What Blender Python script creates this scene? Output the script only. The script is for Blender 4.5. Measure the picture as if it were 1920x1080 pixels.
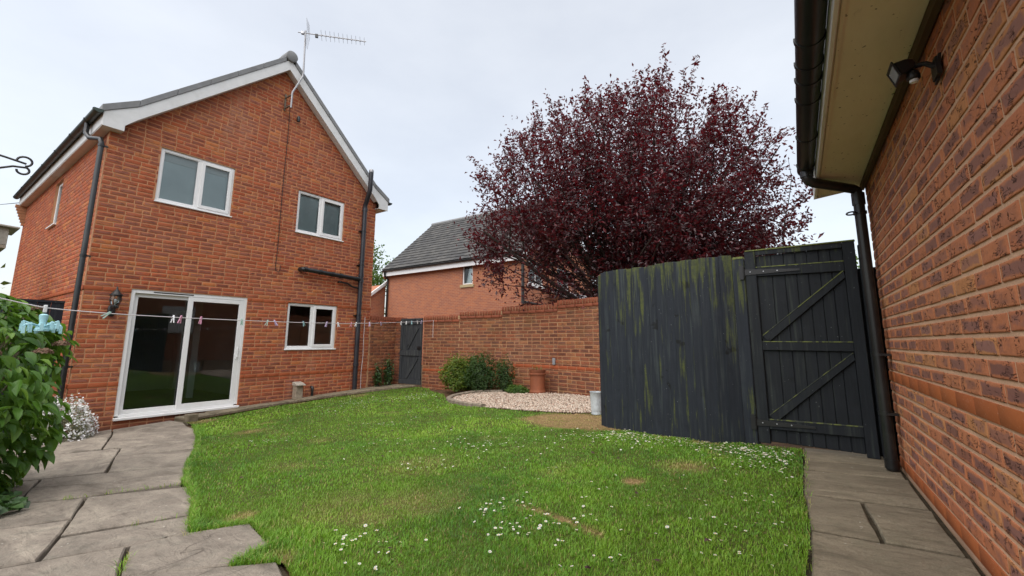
import bpy, math, random
import numpy as np
from mathutils import Matrix, Vector

for o in list(bpy.data.objects):
    bpy.data.objects.remove(o)
SC = bpy.context.scene
COL = SC.collection
rnd = random.Random(7)
rng = np.random.default_rng(7)
R = math.radians

# ------------------------------------------------------------------ camera
YAW, PITCH, ROLL = 0.613287648, 0.160333454, 0.004304975
cy, sy = math.cos(YAW), math.sin(YAW)
B = np.array([[sy, -cy, 0], [0, 0, -1], [cy, sy, 0]])
c, s = math.cos(PITCH), math.sin(PITCH)
P_ = np.array([[1, 0, 0], [0, c, s], [0, -s, c]])
c, s = math.cos(ROLL), math.sin(ROLL)
M_ = np.array([[c, -s, 0], [s, c, 0], [0, 0, 1]]) @ P_ @ B      # rows: right, down, forward
cd = bpy.data.cameras.new('camera')
cam = bpy.data.objects.new('camera', cd)
COL.objects.link(cam)
mw = Matrix.Identity(4)
for i in range(3):
    mw[i][0], mw[i][1], mw[i][2] = M_[0][i], -M_[1][i], -M_[2][i]
cam.matrix_world = mw
cd.sensor_width = 36.0
cd.lens = 36.0 * 818.56 / 1920
cd.shift_y = -31.44 / 1920
cd.clip_start = 0.02
cd.clip_end = 600
SC.camera = cam

# ------------------------------------------------------------------ light
SUN_EL, SUN_AZ = 62.0, -172.0            # the direction the light comes from (azimuth from +X)
w = bpy.data.worlds.new('World')
SC.world = w
w.use_nodes = True
wn = w.node_tree
wn.nodes.clear()
wo = wn.nodes.new('ShaderNodeOutputWorld')
bg = wn.nodes.new('ShaderNodeBackground')
bg2 = wn.nodes.new('ShaderNodeBackground')
add = wn.nodes.new('ShaderNodeAddShader')
sky = wn.nodes.new('ShaderNodeTexSky')
sky.sky_type = 'NISHITA'
sky.sun_disc = False
sky.sun_elevation = R(SUN_EL)
sky.sun_rotation = R(90 - SUN_AZ)
sky.dust_density = 3
wn.links.new(sky.outputs[0], bg.inputs[0])
bg.inputs[1].default_value = 0.05
tc = wn.nodes.new('ShaderNodeTexCoord')
mp = wn.nodes.new('ShaderNodeMapping')
mp.inputs['Scale'].default_value = (1, 1, 2.2)
nz = wn.nodes.new('ShaderNodeTexNoise')
nz.inputs['Scale'].default_value = 2.3
nz.inputs['Detail'].default_value = 6
nz.inputs['Roughness'].default_value = 0.55
cr = wn.nodes.new('ShaderNodeValToRGB')
cr.color_ramp.elements[0].position = 0.20
cr.color_ramp.elements[0].color = (0.335, 0.332, 0.318, 1)
cr.color_ramp.elements[1].position = 0.80
cr.color_ramp.elements[1].color = (0.450, 0.442, 0.412, 1)
wn.links.new(tc.outputs['Generated'], mp.inputs[0])
wn.links.new(mp.outputs[0], nz.inputs['Vector'])
wn.links.new(nz.outputs['Fac'], cr.inputs[0])
wn.links.new(cr.outputs[0], bg2.inputs[0])
bg2.inputs[1].default_value = 0.70
wn.links.new(bg.outputs[0], add.inputs[0])
wn.links.new(bg2.outputs[0], add.inputs[1])
wn.links.new(add.outputs[0], wo.inputs[0])

sd = bpy.data.lights.new('sun', 'SUN')
sd.energy = 1.5
sd.angle = R(95)
sd.color = (1.0, 0.97, 0.93)
sun = bpy.data.objects.new('sun', sd)
COL.objects.link(sun)
dv = Vector((math.cos(R(SUN_EL)) * math.cos(R(SUN_AZ)), math.cos(R(SUN_EL)) * math.sin(R(SUN_AZ)), math.sin(R(SUN_EL))))
sun.rotation_euler = dv.to_track_quat('Z', 'Y').to_euler()

SC.view_settings.view_transform = 'Standard'
SC.view_settings.look = 'None'
SC.view_settings.gamma = 1
SC.view_settings.exposure = 1.25
SC.view_settings.use_curve_mapping = False
SC.cycles.use_denoising = True
SC.cycles.max_bounces = 8
SC.cycles.transparent_max_bounces = 12
SC.cycles.caustics_reflective = False
SC.cycles.caustics_refractive = False

# ------------------------------------------------------------------ helpers
def tag(o, label=None, cat=None, group=None, kind=None):
    if label: o['label'] = label
    if cat: o['category'] = cat
    if group: o['group'] = group
    if kind: o['kind'] = kind
    return o

WM = {}
def empty(name, loc, label, cat, group=None):
    o = bpy.data.objects.new(name, None)
    COL.objects.link(o)
    o.location = loc
    o.empty_display_size = 0.1
    WM[o.name] = Matrix.Translation(loc)
    return tag(o, label, cat, group)

def link(name, me, parent=None, mw=None):
    o = bpy.data.objects.new(name, me)
    COL.objects.link(o)
    m = mw if mw is not None else Matrix.Identity(4)
    WM[o.name] = m
    if parent is not None:
        o.parent = parent
        pm = WM[parent.name]
        o.matrix_parent_inverse = pm.inverted()
    o.matrix_basis = m
    return o

class MB:
    def __init__(self):
        self.v = []; self.f = []; self.mi = []; self.m = 0
    def add(self, vs, fs):
        n = len(self.v)
        self.v += [tuple(float(q) for q in p) for p in vs]
        self.f += [tuple(n + i for i in f) for f in fs]
        self.mi += [self.m] * len(fs)
        return self
    def box(self, x0, x1, y0, y1, z0, z1, T=None):
        vs = [(x, y, z) for z in (z0, z1) for y in (y0, y1) for x in (x0, x1)]
        if T: vs = [T(*p) for p in vs]
        return self.add(vs, [(0, 2, 3, 1), (4, 5, 7, 6), (0, 1, 5, 4), (2, 6, 7, 3), (0, 4, 6, 2), (1, 3, 7, 5)])
    def prism(self, poly, a, b, T):
        # poly in 2D, extruded from a to b; T(p, q, depth)
        n = len(poly)
        vs = [T(p[0], p[1], a) for p in poly] + [T(p[0], p[1], b) for p in poly]
        fs = [tuple(range(n))[::-1], tuple(range(n, 2 * n))] + [(i, (i + 1) % n, n + (i + 1) % n, n + i) for i in range(n)]
        return self.add(vs, fs)
    def tube(self, pts, r, seg=10, cap=True):
        pts = [Vector(p) for p in pts]
        rr = r if isinstance(r, (list, tuple)) else [r] * len(pts)
        n = len(self.v); prev = None
        vs = []
        for i, p in enumerate(pts):
            if i == 0: t = pts[1] - pts[0]
            elif i == len(pts) - 1: t = pts[-1] - pts[-2]
            else: t = (pts[i + 1] - p).normalized() + (p - pts[i - 1]).normalized()
            if t.length < 1e-9: t = Vector((0, 0, 1))
            t.normalize()
            if prev is None:
                a = Vector((0, 0, 1)) if abs(t.z) < 0.9 else Vector((1, 0, 0))
                prev = t.cross(a).normalized()
            u = (prev - t * prev.dot(t)).normalized(); prev = u
            v = t.cross(u)
            k = 1.0
            if 0 < i < len(pts) - 1:
                d = (p - pts[i - 1]).normalized().dot(t)
                k = 1 / max(d, 0.6)
            for j in range(seg):
                an = 2 * math.pi * j / seg
                vs.append(p + (u * math.cos(an) + v * math.sin(an)) * rr[i] * (k if False else 1))
        fs = []
        for i in range(len(pts) - 1):
            for j in range(seg):
                a = i * seg + j; b_ = i * seg + (j + 1) % seg
                fs.append((a, b_, b_ + seg, a + seg))
        if cap:
            fs.append(tuple(range(seg))[::-1])
            fs.append(tuple(range((len(pts) - 1) * seg, len(pts) * seg)))
        return self.add(vs, fs)
    def lathe(self, prof, c, seg=20, T=None):
        # prof: (radius, z)
        vs = []; fs = []
        for r, z in prof:
            for j in range(seg):
                an = 2 * math.pi * j / seg
                p = (c[0] + r * math.cos(an), c[1] + r * math.sin(an), c[2] + z)
                vs.append(T(*p) if T else p)
        for i in range(len(prof) - 1):
            for j in range(seg):
                a = i * seg + j; b_ = i * seg + (j + 1) % seg
                fs.append((a, b_, b_ + seg, a + seg))
        fs.append(tuple(range(seg))[::-1])
        fs.append(tuple(range((len(prof) - 1) * seg, len(prof) * seg)))
        return self.add(vs, fs)
    def mesh(self, name, mats, smooth=False, angle=35):
        me = bpy.data.meshes.new(name)
        me.from_pydata(self.v, [], self.f)
        for m in (mats if isinstance(mats, (list, tuple)) else [mats]): me.materials.append(m)
        if self.m or any(self.mi): me.polygons.foreach_set('material_index', self.mi)
        me.update()
        if smooth:
            me.polygons.foreach_set('use_smooth', [True] * len(me.polygons))
            me.set_sharp_from_angle(angle=R(angle))
        return me
    def build(self, name, mats, parent=None, smooth=False, bevel=0, mw=None, angle=35):
        o = link(name, self.mesh(name, mats, smooth, angle), parent, mw)
        if bevel:
            b = o.modifiers.new('bevel', 'BEVEL')
            b.width = bevel; b.segments = 1; b.limit_method = 'ANGLE'; b.angle_limit = R(40)
        return o

def np_mesh(name, V, F, mat, attrs=None, smooth=False):
    """V (n,3); F list of arrays (m,k)."""
    me = bpy.data.meshes.new(name)
    V = np.ascontiguousarray(V, dtype=np.float32)
    me.vertices.add(len(V))
    me.vertices.foreach_set('co', V.ravel())
    F = [np.asarray(f, dtype=np.int32) for f in F if len(f)]
    li = np.concatenate([f.ravel() for f in F])
    tot = np.concatenate([np.full(len(f), f.shape[1], np.int32) for f in F])
    st = np.concatenate([[0], np.cumsum(tot)[:-1]]).astype(np.int32)
    me.loops.add(len(li)); me.loops.foreach_set('vertex_index', li)
    me.polygons.add(len(tot)); me.polygons.foreach_set('loop_start', st); me.polygons.foreach_set('loop_total', tot)
    for m in (mat if isinstance(mat, (list, tuple)) else [mat]): me.materials.append(m)
    me.update(calc_edges=True)
    if attrs:
        for k, a in attrs.items():
            a = np.asarray(a, dtype=np.float32)
            if a.ndim == 1:
                at = me.attributes.new(k, 'FLOAT', 'POINT'); at.data.foreach_set('value', a)
            else:
                at = me.attributes.new(k, 'FLOAT_VECTOR', 'POINT'); at.data.foreach_set('vector', a.ravel())
    if smooth: me.polygons.foreach_set('use_smooth', np.ones(len(tot), dtype=bool))
    me.validate()
    return me

# ------------------------------------------------------------------ materials
class NT:
    def __init__(self, name, rough=0.8, spec=0.3, metal=0.0):
        self.m = bpy.data.materials.new(name); self.m.use_nodes = True
        self.t = self.m.node_tree
        self.b = self.t.nodes['Principled BSDF']
        self.b.inputs['Roughness'].default_value = rough
        self.b.inputs['Specular IOR Level'].default_value = spec
        self.b.inputs['Metallic'].default_value = metal
        self.out = self.t.nodes['Material Output']
        self._pos = None
    def n(self, t, **k):
        nd = self.t.nodes.new(t)
        for a, v in k.items(): setattr(nd, a, v)
        return nd
    def put(self, sock, v):
        if isinstance(v, bpy.types.NodeSocket): self.t.links.new(v, sock)
        else:
            if isinstance(v, (tuple, list)) and len(v) == 3 and sock.type == 'RGBA': v = (*v, 1)
            sock.default_value = v
    def math(self, op, a, b=0.0, c=None, clamp=False):
        nd = self.n('ShaderNodeMath', operation=op); nd.use_clamp = clamp
        self.put(nd.inputs[0], a); self.put(nd.inputs[1], b)
        if c is not None: self.put(nd.inputs[2], c)
        return nd.outputs[0]
    def pos(self):
        if self._pos is None: self._pos = self.n('ShaderNodeNewGeometry').outputs['Position']
        return self._pos
    def map(self, v=None, scale=(1, 1, 1), loc=(0, 0, 0), rot=(0, 0, 0)):
        nd = self.n('ShaderNodeMapping')
        self.put(nd.inputs[0], v if v is not None else self.pos())
        nd.inputs['Scale'].default_value = scale; nd.inputs['Location'].default_value = loc; nd.inputs['Rotation'].default_value = rot
        return nd.outputs[0]
    def noise(self, scale=5, detail=4, rough=0.55, v=None, dist=0.0, col=False):
        nd = self.n('ShaderNodeTexNoise')
        self.put(nd.inputs['Vector'], v if v is not None else self.pos())
        nd.inputs['Scale'].default_value = scale; nd.inputs['Detail'].default_value = detail
        nd.inputs['Roughness'].default_value = rough; nd.inputs['Distortion'].default_value = dist
        return nd.outputs['Color' if col else 'Fac']
    def ramp(self, f, stops, interp='LINEAR'):
        nd = self.n('ShaderNodeValToRGB'); r = nd.color_ramp; r.interpolation = interp
        while len(r.elements) < len(stops): r.elements.new(0.5)
        for e, (p, c_) in zip(r.elements, stops):
            e.position = p
            e.color = (c_, c_, c_, 1) if isinstance(c_, (int, float)) else (*c_, 1)
        self.put(nd.inputs[0], f)
        return nd.outputs[0]
    def mix(self, f, a, b, mode='MIX'):
        nd = self.n('ShaderNodeMix', data_type='RGBA', blend_type=mode)
        self.put(nd.inputs[0], f); self.put(nd.inputs[6], a); self.put(nd.inputs[7], b)
        return nd.outputs[2]
    def attr(self, name, out='Fac'):
        nd = self.n('ShaderNodeAttribute', attribute_name=name); return nd.outputs[out]
    def objrand(self): return self.n('ShaderNodeObjectInfo').outputs['Random']
    def color(self, c_): self.put(self.b.inputs['Base Color'], c_)
    def bump(self, h, strength=0.3, dist=0.01):
        nd = self.n('ShaderNodeBump'); nd.inputs['Strength'].default_value = strength; nd.inputs['Distance'].default_value = dist
        self.put(nd.inputs['Height'], h); self.put(self.b.inputs['Normal'], nd.outputs[0])

def simple(name, col, rough=0.6, spec=0.4, metal=0.0, var=0.12, scale=6.0, bump=0.05, bscale=60, dirt=None):
    n = NT(name, rough, spec, metal)
    f = n.noise(scale, 5, 0.6)
    lo = tuple(x * (1 - var) for x in col); hi = tuple(min(1, x * (1 + var)) for x in col)
    c_ = n.ramp(f, [(0.3, lo), (0.7, hi)])
    if dirt:
        d = n.ramp(n.noise(2.3, 8, 0.65), [(0.5, 0.0), (0.72, dirt[1])])
        c_ = n.mix(d, c_, dirt[0])
    n.color(c_)
    if bump: n.bump(n.noise(bscale, 3), bump, 0.004)
    return n.m

def brick_mat(name, ca, cb, dark, dark_amt, buff=None, panel=False, light=None, moss=False, bold=0.0):
    n = NT(name, 0.88, 0.25)
    r = n.math('FRACT', n.math('ADD', n.attr('tint'), n.math('MULTIPLY', n.objrand(), 13.7)))
    r1 = n.math('FRACT', n.math('MULTIPLY', r, 17.31)); r2 = n.math('FRACT', n.math('MULTIPLY', r, 41.77)); r3 = n.math('FRACT', n.math('MULTIPLY', r, 91.13))
    sep = n.n('ShaderNodeSeparateXYZ'); n.put(sep.inputs[0], n.pos())
    com = n.n('ShaderNodeCombineXYZ')
    n.put(com.inputs[0], n.math('ADD', sep.outputs[0], sep.outputs[1])); n.put(com.inputs[1], n.math('MULTIPLY', r, 9.0)); n.put(com.inputs[2], sep.outputs[2])
    hv = com.outputs[0]
    buv = n.attr('buv', 'Vector')
    col = n.mix(r1, ca, cb)
    if light: col = n.mix(n.math('GREATER_THAN', r3, 0.82), col, light)
    if panel:
        sb = n.n('ShaderNodeSeparateXYZ'); n.put(sb.inputs[0], buv)
        e1 = n.math('MULTIPLY', n.math('MINIMUM', sb.outputs[0], n.math('SUBTRACT', 1.0, sb.outputs[0])), 2.6)
        e2 = n.math('MINIMUM', sb.outputs[1], n.math('SUBTRACT', 1.0, sb.outputs[1]))
        e = n.math('MINIMUM', e1, e2)
        w_ = n.math('ADD', e, n.math('MULTIPLY', n.math('SUBTRACT', n.noise(22, 4, 0.6, n.map(hv, (0.6, 1, 1.5))), 0.5), 0.55))
        mask = n.ramp(w_, [(0.13, 0.0), (0.24, 1.0)])
        on = n.ramp(r2, [(1 - dark_amt - 0.12, 0.0), (1 - dark_amt + 0.02, 1.0)])
        blot = n.ramp(n.noise(9, 4, 0.6, n.map(hv, (0.8, 1, 1.2))), [(0.48, 0.0), (0.6, 0.75)])
        m_ = n.math('MULTIPLY', mask, n.math('MAXIMUM', on, blot))
        dk = n.mix(r3, dark, tuple(x * 1.5 + 0.02 for x in dark))
        col = n.mix(n.math('MULTIPLY', m_, 0.88), col, dk)
    else:
        st = n.noise(7.5, 5, 0.62, n.map(hv, (1.1, 1, 3.6)))
        th = n.math('ADD', st, n.math('MULTIPLY', n.math('SUBTRACT', r2, 0.5), 0.30))
        m_ = n.ramp(th, [(0.62 - dark_amt * 0.3, 0.0), (0.72 - dark_amt * 0.3, 0.9)])
        col = n.mix(m_, col, dark)
    fine = n.noise(95, 4, 0.7, hv)
    col = n.mix(n.ramp(fine, [(0.35, 0.32), (0.65, 0.0)]), col, tuple(x * 0.45 for x in ca))
    wear = n.noise(1.1, 5, 0.6, n.pos())
    col = n.mix(n.ramp(wear, [(0.35, 0.0), (0.7, 0.22)]), col, buff or (0.36, 0.19, 0.11))
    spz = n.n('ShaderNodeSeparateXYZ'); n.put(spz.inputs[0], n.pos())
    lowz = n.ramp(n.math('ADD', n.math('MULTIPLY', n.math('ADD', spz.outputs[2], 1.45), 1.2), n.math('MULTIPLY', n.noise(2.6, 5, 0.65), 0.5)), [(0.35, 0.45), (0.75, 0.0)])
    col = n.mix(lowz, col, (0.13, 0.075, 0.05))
    col = n.mix(n.ramp(n.noise(1.3, 7, 0.75, n.map(None, (1, 1, 0.35), (7, 1, 3))), [(0.58, 0.0), (0.74, 0.30)]), col, (0.52, 0.34, 0.24))
    if moss:
        mm = n.noise(1.6, 7, 0.7, n.map(None, (1, 1, 1.0), (3, 5, 2)))
        col = n.mix(n.ramp(mm, [(0.54, 0.0), (0.68, 0.42)]), col, (0.10, 0.075, 0.03))
    # creases of the dragged face: their shade painted dark into the colour, plus bump relief
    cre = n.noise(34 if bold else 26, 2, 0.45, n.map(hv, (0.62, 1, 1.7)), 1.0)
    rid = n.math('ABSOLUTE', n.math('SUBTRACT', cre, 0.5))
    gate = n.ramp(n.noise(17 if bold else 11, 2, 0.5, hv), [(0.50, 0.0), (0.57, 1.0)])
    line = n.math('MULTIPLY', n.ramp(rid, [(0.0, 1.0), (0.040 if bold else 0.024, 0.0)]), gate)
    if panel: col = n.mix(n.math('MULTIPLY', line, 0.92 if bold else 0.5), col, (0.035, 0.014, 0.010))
    h = n.math('SUBTRACT', n.math('ADD', n.math('MULTIPLY', n.noise(48, 5, 0.65, hv), 0.5), n.math('MULTIPLY', n.noise(14, 3, 0.5, n.map(hv, (1, 1, 2))), 0.8)), n.math('MULTIPLY', line, 2.2 if bold else 1.1))
    n.bump(h, 0.75 if panel else 0.6, 0.006)
    n.color(col)
    return n.m

def mortar_mat(name, col, streak=None):
    n = NT(name, 0.95, 0.15)
    f = n.noise(3.0, 8, 0.65)
    c_ = n.ramp(f, [(0.3, tuple(x * 0.78 for x in col)), (0.7, tuple(min(1, x * 1.15) for x in col))])
    c_ = n.mix(n.ramp(n.noise(140, 3, 0.6), [(0.35, 0.35), (0.6, 0.0)]), c_, tuple(x * 0.5 for x in col))
    if streak: c_ = n.mix(n.ramp(n.noise(1.4, 6, 0.7, n.map(None, (1, 1, 0.6))), [(0.5, 0.0), (0.7, 0.6)]), c_, streak)
    n.color(c_)
    n.bump(n.noise(120, 4, 0.7), 0.5, 0.004)
    return n.m

M = {}
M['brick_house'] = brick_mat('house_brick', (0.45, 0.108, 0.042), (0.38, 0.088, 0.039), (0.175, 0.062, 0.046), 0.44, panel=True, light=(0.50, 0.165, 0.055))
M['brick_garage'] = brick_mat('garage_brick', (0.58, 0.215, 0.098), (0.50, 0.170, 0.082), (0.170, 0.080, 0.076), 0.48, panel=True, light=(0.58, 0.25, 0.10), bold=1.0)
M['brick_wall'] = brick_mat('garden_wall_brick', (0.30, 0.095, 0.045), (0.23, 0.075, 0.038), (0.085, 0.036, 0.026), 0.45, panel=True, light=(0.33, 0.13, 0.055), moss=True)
M['mortar_house'] = mortar_mat('house_mortar', (0.50, 0.255, 0.14))
M['mortar_garage'] = mortar_mat('garage_mortar', (0.64, 0.40, 0.26))
M['mortar_wall'] = mortar_mat('garden_wall_mortar', (0.46, 0.29, 0.165), (0.20, 0.125, 0.065))
def band_mat(name, ca, cb):
    n = NT(name, 0.75, 0.3)
    r = n.math('FRACT', n.math('MULTIPLY', n.math('ADD', n.attr('tint'), n.objrand()), 7.7))
    col = n.mix(r, ca, cb)
    col = n.mix(n.ramp(n.noise(6, 8, 0.7), [(0.45, 0.0), (0.75, 0.35)]), col, tuple(x * 0.55 for x in ca))
    col = n.mix(n.ramp(n.noise(160, 2, 0.5), [(0.66, 0.0), (0.72, 0.5)]), col, (0.55, 0.4, 0.3))
    n.color(col); n.bump(n.noise(70, 4, 0.6), 0.3, 0.003)
    return n.m
M['band'] = band_mat('smooth_red_brick', (0.36, 0.088, 0.030), (0.31, 0.074, 0.027))
M['band_g'] = band_mat('smooth_orange_brick', (0.41, 0.120, 0.036), (0.36, 0.100, 0.032))
M['coping'] = band_mat('coping_brick', (0.27, 0.075, 0.036), (0.20, 0.060, 0.032))

M['upvc'] = simple('white_plastic', (0.76, 0.76, 0.76), 0.35, 0.45, var=0.03, bump=0.0, dirt=((0.55, 0.55, 0.48), 0.25))
M['barge'] = simple('white_board', (0.66, 0.67, 0.67), 0.5, 0.35, var=0.05, bump=0.02, dirt=((0.42, 0.43, 0.38), 0.45))
M['verge'] = simple('dark_grey_verge', (0.20, 0.205, 0.21), 0.6, 0.3, var=0.15, dirt=((0.22, 0.22, 0.20), 0.4))
M['black'] = simple('black_plastic', (0.012, 0.013, 0.014), 0.33, 0.5, var=0.2, bump=0.02, dirt=((0.05, 0.05, 0.045), 0.5))
M['pipe_grey'] = simple('black_pipe_faded', (0.022, 0.023, 0.030), 0.35, 0.5, var=0.2, bump=0.02, dirt=((0.07, 0.07, 0.08), 0.5))
M['gutter_green'] = simple('weathered_gutter', (0.016, 0.024, 0.022), 0.4, 0.5, var=0.3, bump=0.05, dirt=((0.06, 0.10, 0.07), 0.5))
M['galv'] = simple('dull_galvanised_steel', (0.52, 0.57, 0.60), 0.55, 0.4, 0.15, var=0.2, scale=18, dirt=((0.25, 0.24, 0.2), 0.5))
M['metal'] = simple('galvanised_metal', (0.42, 0.43, 0.45), 0.45, 0.5, 0.8, var=0.25, scale=25)
M['mast'] = simple('aluminium_mast', (0.30, 0.30, 0.31), 0.4, 0.5, 0.6, var=0.2, scale=30)
M['iron'] = simple('black_iron', (0.010, 0.010, 0.011), 0.45, 0.5, var=0.2, bump=0.05)
M['rusty'] = simple('rust_streaked_metal', (0.20, 0.17, 0.13), 0.7, 0.4, 0.4, var=0.3, dirt=((0.12, 0.06, 0.03), 0.6))
M['wire'] = simple('dark_wire', (0.02, 0.02, 0.02), 0.6, 0.3, bump=0)
M['cord'] = simple('white_cord', (0.68, 0.64, 0.66), 0.7, 0.3, bump=0)
M['tilegrey'] = simple('grey_roof_tile', (0.085, 0.086, 0.088), 0.75, 0.3, var=0.35, scale=3, dirt=((0.14, 0.135, 0.125), 0.5))
M['lead'] = simple('lead_flashing', (0.26, 0.27, 0.29), 0.55, 0.4, 0.2, var=0.2)
M['room'] = simple('room_plaster', (0.42, 0.44, 0.44), 0.9, 0.2, var=0.03, bump=0)
M['room_up'] = simple('pale_room_plaster', (0.62, 0.72, 0.76), 0.9, 0.2, var=0.03, bump=0)
M['roomdark'] = simple('room_floor', (0.10, 0.09, 0.08), 0.6, 0.3, var=0.1, bump=0)
M['blind'] = simple('window_blind', (0.75, 0.78, 0.76), 0.8, 0.2, var=0.03, bump=0)
M['pane_light'] = simple('pane_light_sheet', (0.80, 0.93, 0.95), 0.9, 0.1, var=0.12, scale=1.5, bump=0)  # pale blue standing in for sky and ceiling light in the upper panes
M['soil'] = simple('bare_soil', (0.10, 0.062, 0.036), 0.95, 0.1, var=0.5, scale=9, bump=0.8, bscale=50)
M['sandsill'] = simple('sandstone_sill', (0.42, 0.34, 0.20), 0.85, 0.2, var=0.12)
M['terracotta'] = simple('terracotta', (0.215, 0.066, 0.028), 0.7, 0.35, var=0.22, scale=5, dirt=((0.12, 0.05, 0.03), 0.7))
M['oldwood'] = simple('weathered_wood', (0.30, 0.25, 0.19), 0.85, 0.2, var=0.25, scale=20, bump=0.3)
M['palewood'] = simple('pale_grey_wood', (0.36, 0.33, 0.28), 0.85, 0.2, var=0.25, scale=14, bump=0.3)
M['blue'] = simple('pale_blue_plastic', (0.36, 0.62, 0.68), 0.4, 0.45, var=0.08, bump=0)
M['pink'] = simple('pink_plastic', (0.62, 0.30, 0.42), 0.4, 0.45, var=0.05, bump=0)
M['lilac'] = simple('lilac_plastic', (0.52, 0.42, 0.62), 0.4, 0.45, var=0.05, bump=0)
M['whitepeg'] = simple('white_peg_plastic', (0.70, 0.72, 0.74), 0.4, 0.45, var=0.05, bump=0)
M['mint'] = simple('mint_plastic', (0.42, 0.60, 0.52), 0.4, 0.45, var=0.05, bump=0)
M['kerb'] = simple('concrete_edging', (0.21, 0.175, 0.135), 0.95, 0.15, var=0.3, scale=12, bump=0.6, bscale=80)
M['bark'] = simple('plum_bark', (0.045, 0.032, 0.028), 0.9, 0.2, var=0.3, scale=14, bump=0.8, bscale=40)
M['stem'] = simple('green_stem', (0.07, 0.10, 0.03), 0.8, 0.2)

def glass_mat(name, tint=(0.88, 0.92, 0.92), rough=0.0, mult=1.4):
    m = bpy.data.materials.new(name); m.use_nodes = True
    t = m.node_tree; t.nodes.clear()
    o = t.nodes.new('ShaderNodeOutputMaterial'); mx = t.nodes.new('ShaderNodeMixShader')
    tr = t.nodes.new('ShaderNodeBsdfTransparent'); gl = t.nodes.new('ShaderNodeBsdfGlossy'); fr = t.nodes.new('ShaderNodeFresnel'); mu = t.nodes.new('ShaderNodeMath')
    tr.inputs[0].default_value = (*tint, 1); gl.inputs['Roughness'].default_value = rough
    mu.operation = 'MULTIPLY'; mu.inputs[1].default_value = mult; mu.use_clamp = True
    fr.inputs['IOR'].default_value = 1.5
    nz_ = t.nodes.new('ShaderNodeTexNoise'); nz_.inputs['Scale'].default_value = 1.3; nz_.inputs['Detail'].default_value = 1
    ge = t.nodes.new('ShaderNodeNewGeometry'); bu = t.nodes.new('ShaderNodeBump'); bu.inputs['Strength'].default_value = 0.02; bu.inputs['Distance'].default_value = 0.02
    t.links.new(ge.outputs['Position'], nz_.inputs['Vector']); t.links.new(nz_.outputs['Fac'], bu.inputs['Height']); t.links.new(bu.outputs[0], gl.inputs['Normal'])
    t.links.new(fr.outputs[0], mu.inputs[0]); t.links.new(mu.outputs[0], mx.inputs[0]); t.links.new(tr.outputs[0], mx.inputs[1]); t.links.new(gl.outputs[0], mx.inputs[2]); t.links.new(mx.outputs[0], o.inputs[0])
    return m
M['glass'] = glass_mat('window_glass')

def leaf_mat(name, cols, trans, rough=0.45, spec=0.35, tw=0.35, attr=True, veins=False):
    n = NT(name, rough, spec)
    r = n.math('FRACT', n.math('ADD', n.attr('tint'), n.math('MULTIPLY', n.objrand(), 5.3)))
    k = len(cols) - 1
    col = n.ramp(r, [(i / k, c_) for i, c_ in enumerate(cols)])
    if veins:
        b = n.attr('buv', 'Vector'); sp = n.n('ShaderNodeSeparateXYZ'); n.put(sp.inputs[0], b)
        mid = n.math('ABSOLUTE', n.math('SUBTRACT', sp.outputs[0], 0.5))
        vv = n.math('ABSOLUTE', n.math('SUBTRACT', n.math('FRACT', n.math('MULTIPLY', n.math('SUBTRACT', sp.outputs[1], n.math('MULTIPLY', mid, 0.7)), 7.0)), 0.5))
        vm = n.math('MAXIMUM', n.ramp(mid, [(0.0, 1.0), (0.035, 0.0)]), n.ramp(vv, [(0.0, 0.5), (0.09, 0.0)]))
        col = n.mix(n.math('MULTIPLY', vm, 0.45), col, (0.22, 0.34, 0.10))
    n.color(col)
    t = n.t
    tl = t.nodes.new('ShaderNodeBsdfTranslucent'); mx = t.nodes.new('ShaderNodeMixShader')
    tl.inputs[0].default_value = (*trans, 1); mx.inputs[0].default_value = tw
    t.links.new(n.b.outputs[0], mx.inputs[1]); t.links.new(tl.outputs[0], mx.inputs[2]); t.links.new(mx.outputs[0], n.out.inputs[0])
    return n.m
M['plum'] = leaf_mat('purple_plum_leaf', [(0.026, 0.012, 0.015), (0.055, 0.017, 0.021), (0.036, 0.013, 0.017), (0.140, 0.020, 0.026)], (0.24, 0.012, 0.020), 0.33, 0.5, 0.26)
M['hydr'] = leaf_mat('hydrangea_leaf', [(0.038, 0.100, 0.016), (0.10, 0.225, 0.026), (0.055, 0.14, 0.020), (0.19, 0.33, 0.040)], (0.22, 0.42, 0.04), 0.42, 0.4, 0.25, veins=True)
M['bushy'] = leaf_mat('yellow_green_leaf', [(0.05, 0.10, 0.016), (0.12, 0.18, 0.022), (0.07, 0.13, 0.02), (0.20, 0.22, 0.03)], (0.26, 0.36, 0.04), 0.45, 0.35)
M['bushd'] = leaf_mat('dark_green_leaf', [(0.022, 0.055, 0.018), (0.05, 0.10, 0.025), (0.035, 0.075, 0.02), (0.08, 0.13, 0.035)], (0.10, 0.2, 0.03), 0.45, 0.35)
M['ivyl'] = leaf_mat('ivy_leaf', [(0.018, 0.05, 0.014), (0.05, 0.10, 0.028), (0.03, 0.075, 0.02), (0.07, 0.13, 0.03)], (0.08, 0.18, 0.03), 0.4, 0.4, 0.2)
M['fartree'] = leaf_mat('far_tree_leaf', [(0.03, 0.075, 0.016), (0.08, 0.15, 0.03), (0.05, 0.11, 0.02), (0.11, 0.18, 0.035)], (0.2, 0.32, 0.05), 0.5, 0.3)
M['silver'] = leaf_mat('silver_leaf', [(0.20, 0.24, 0.16), (0.32, 0.33, 0.22), (0.26, 0.28, 0.18), (0.42, 0.36, 0.2)], (0.3, 0.32, 0.2), 0.7, 0.2)
M['petal'] = leaf_mat('white_petal', [(0.70, 0.70, 0.70), (0.80, 0.80, 0.78), (0.76, 0.75, 0.76), (0.82, 0.82, 0.82)], (0.7, 0.7, 0.68), 0.6, 0.2, 0.2)
M['yolk'] = simple('daisy_centre', (0.62, 0.42, 0.03), 0.8, 0.2, bump=0)
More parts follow.
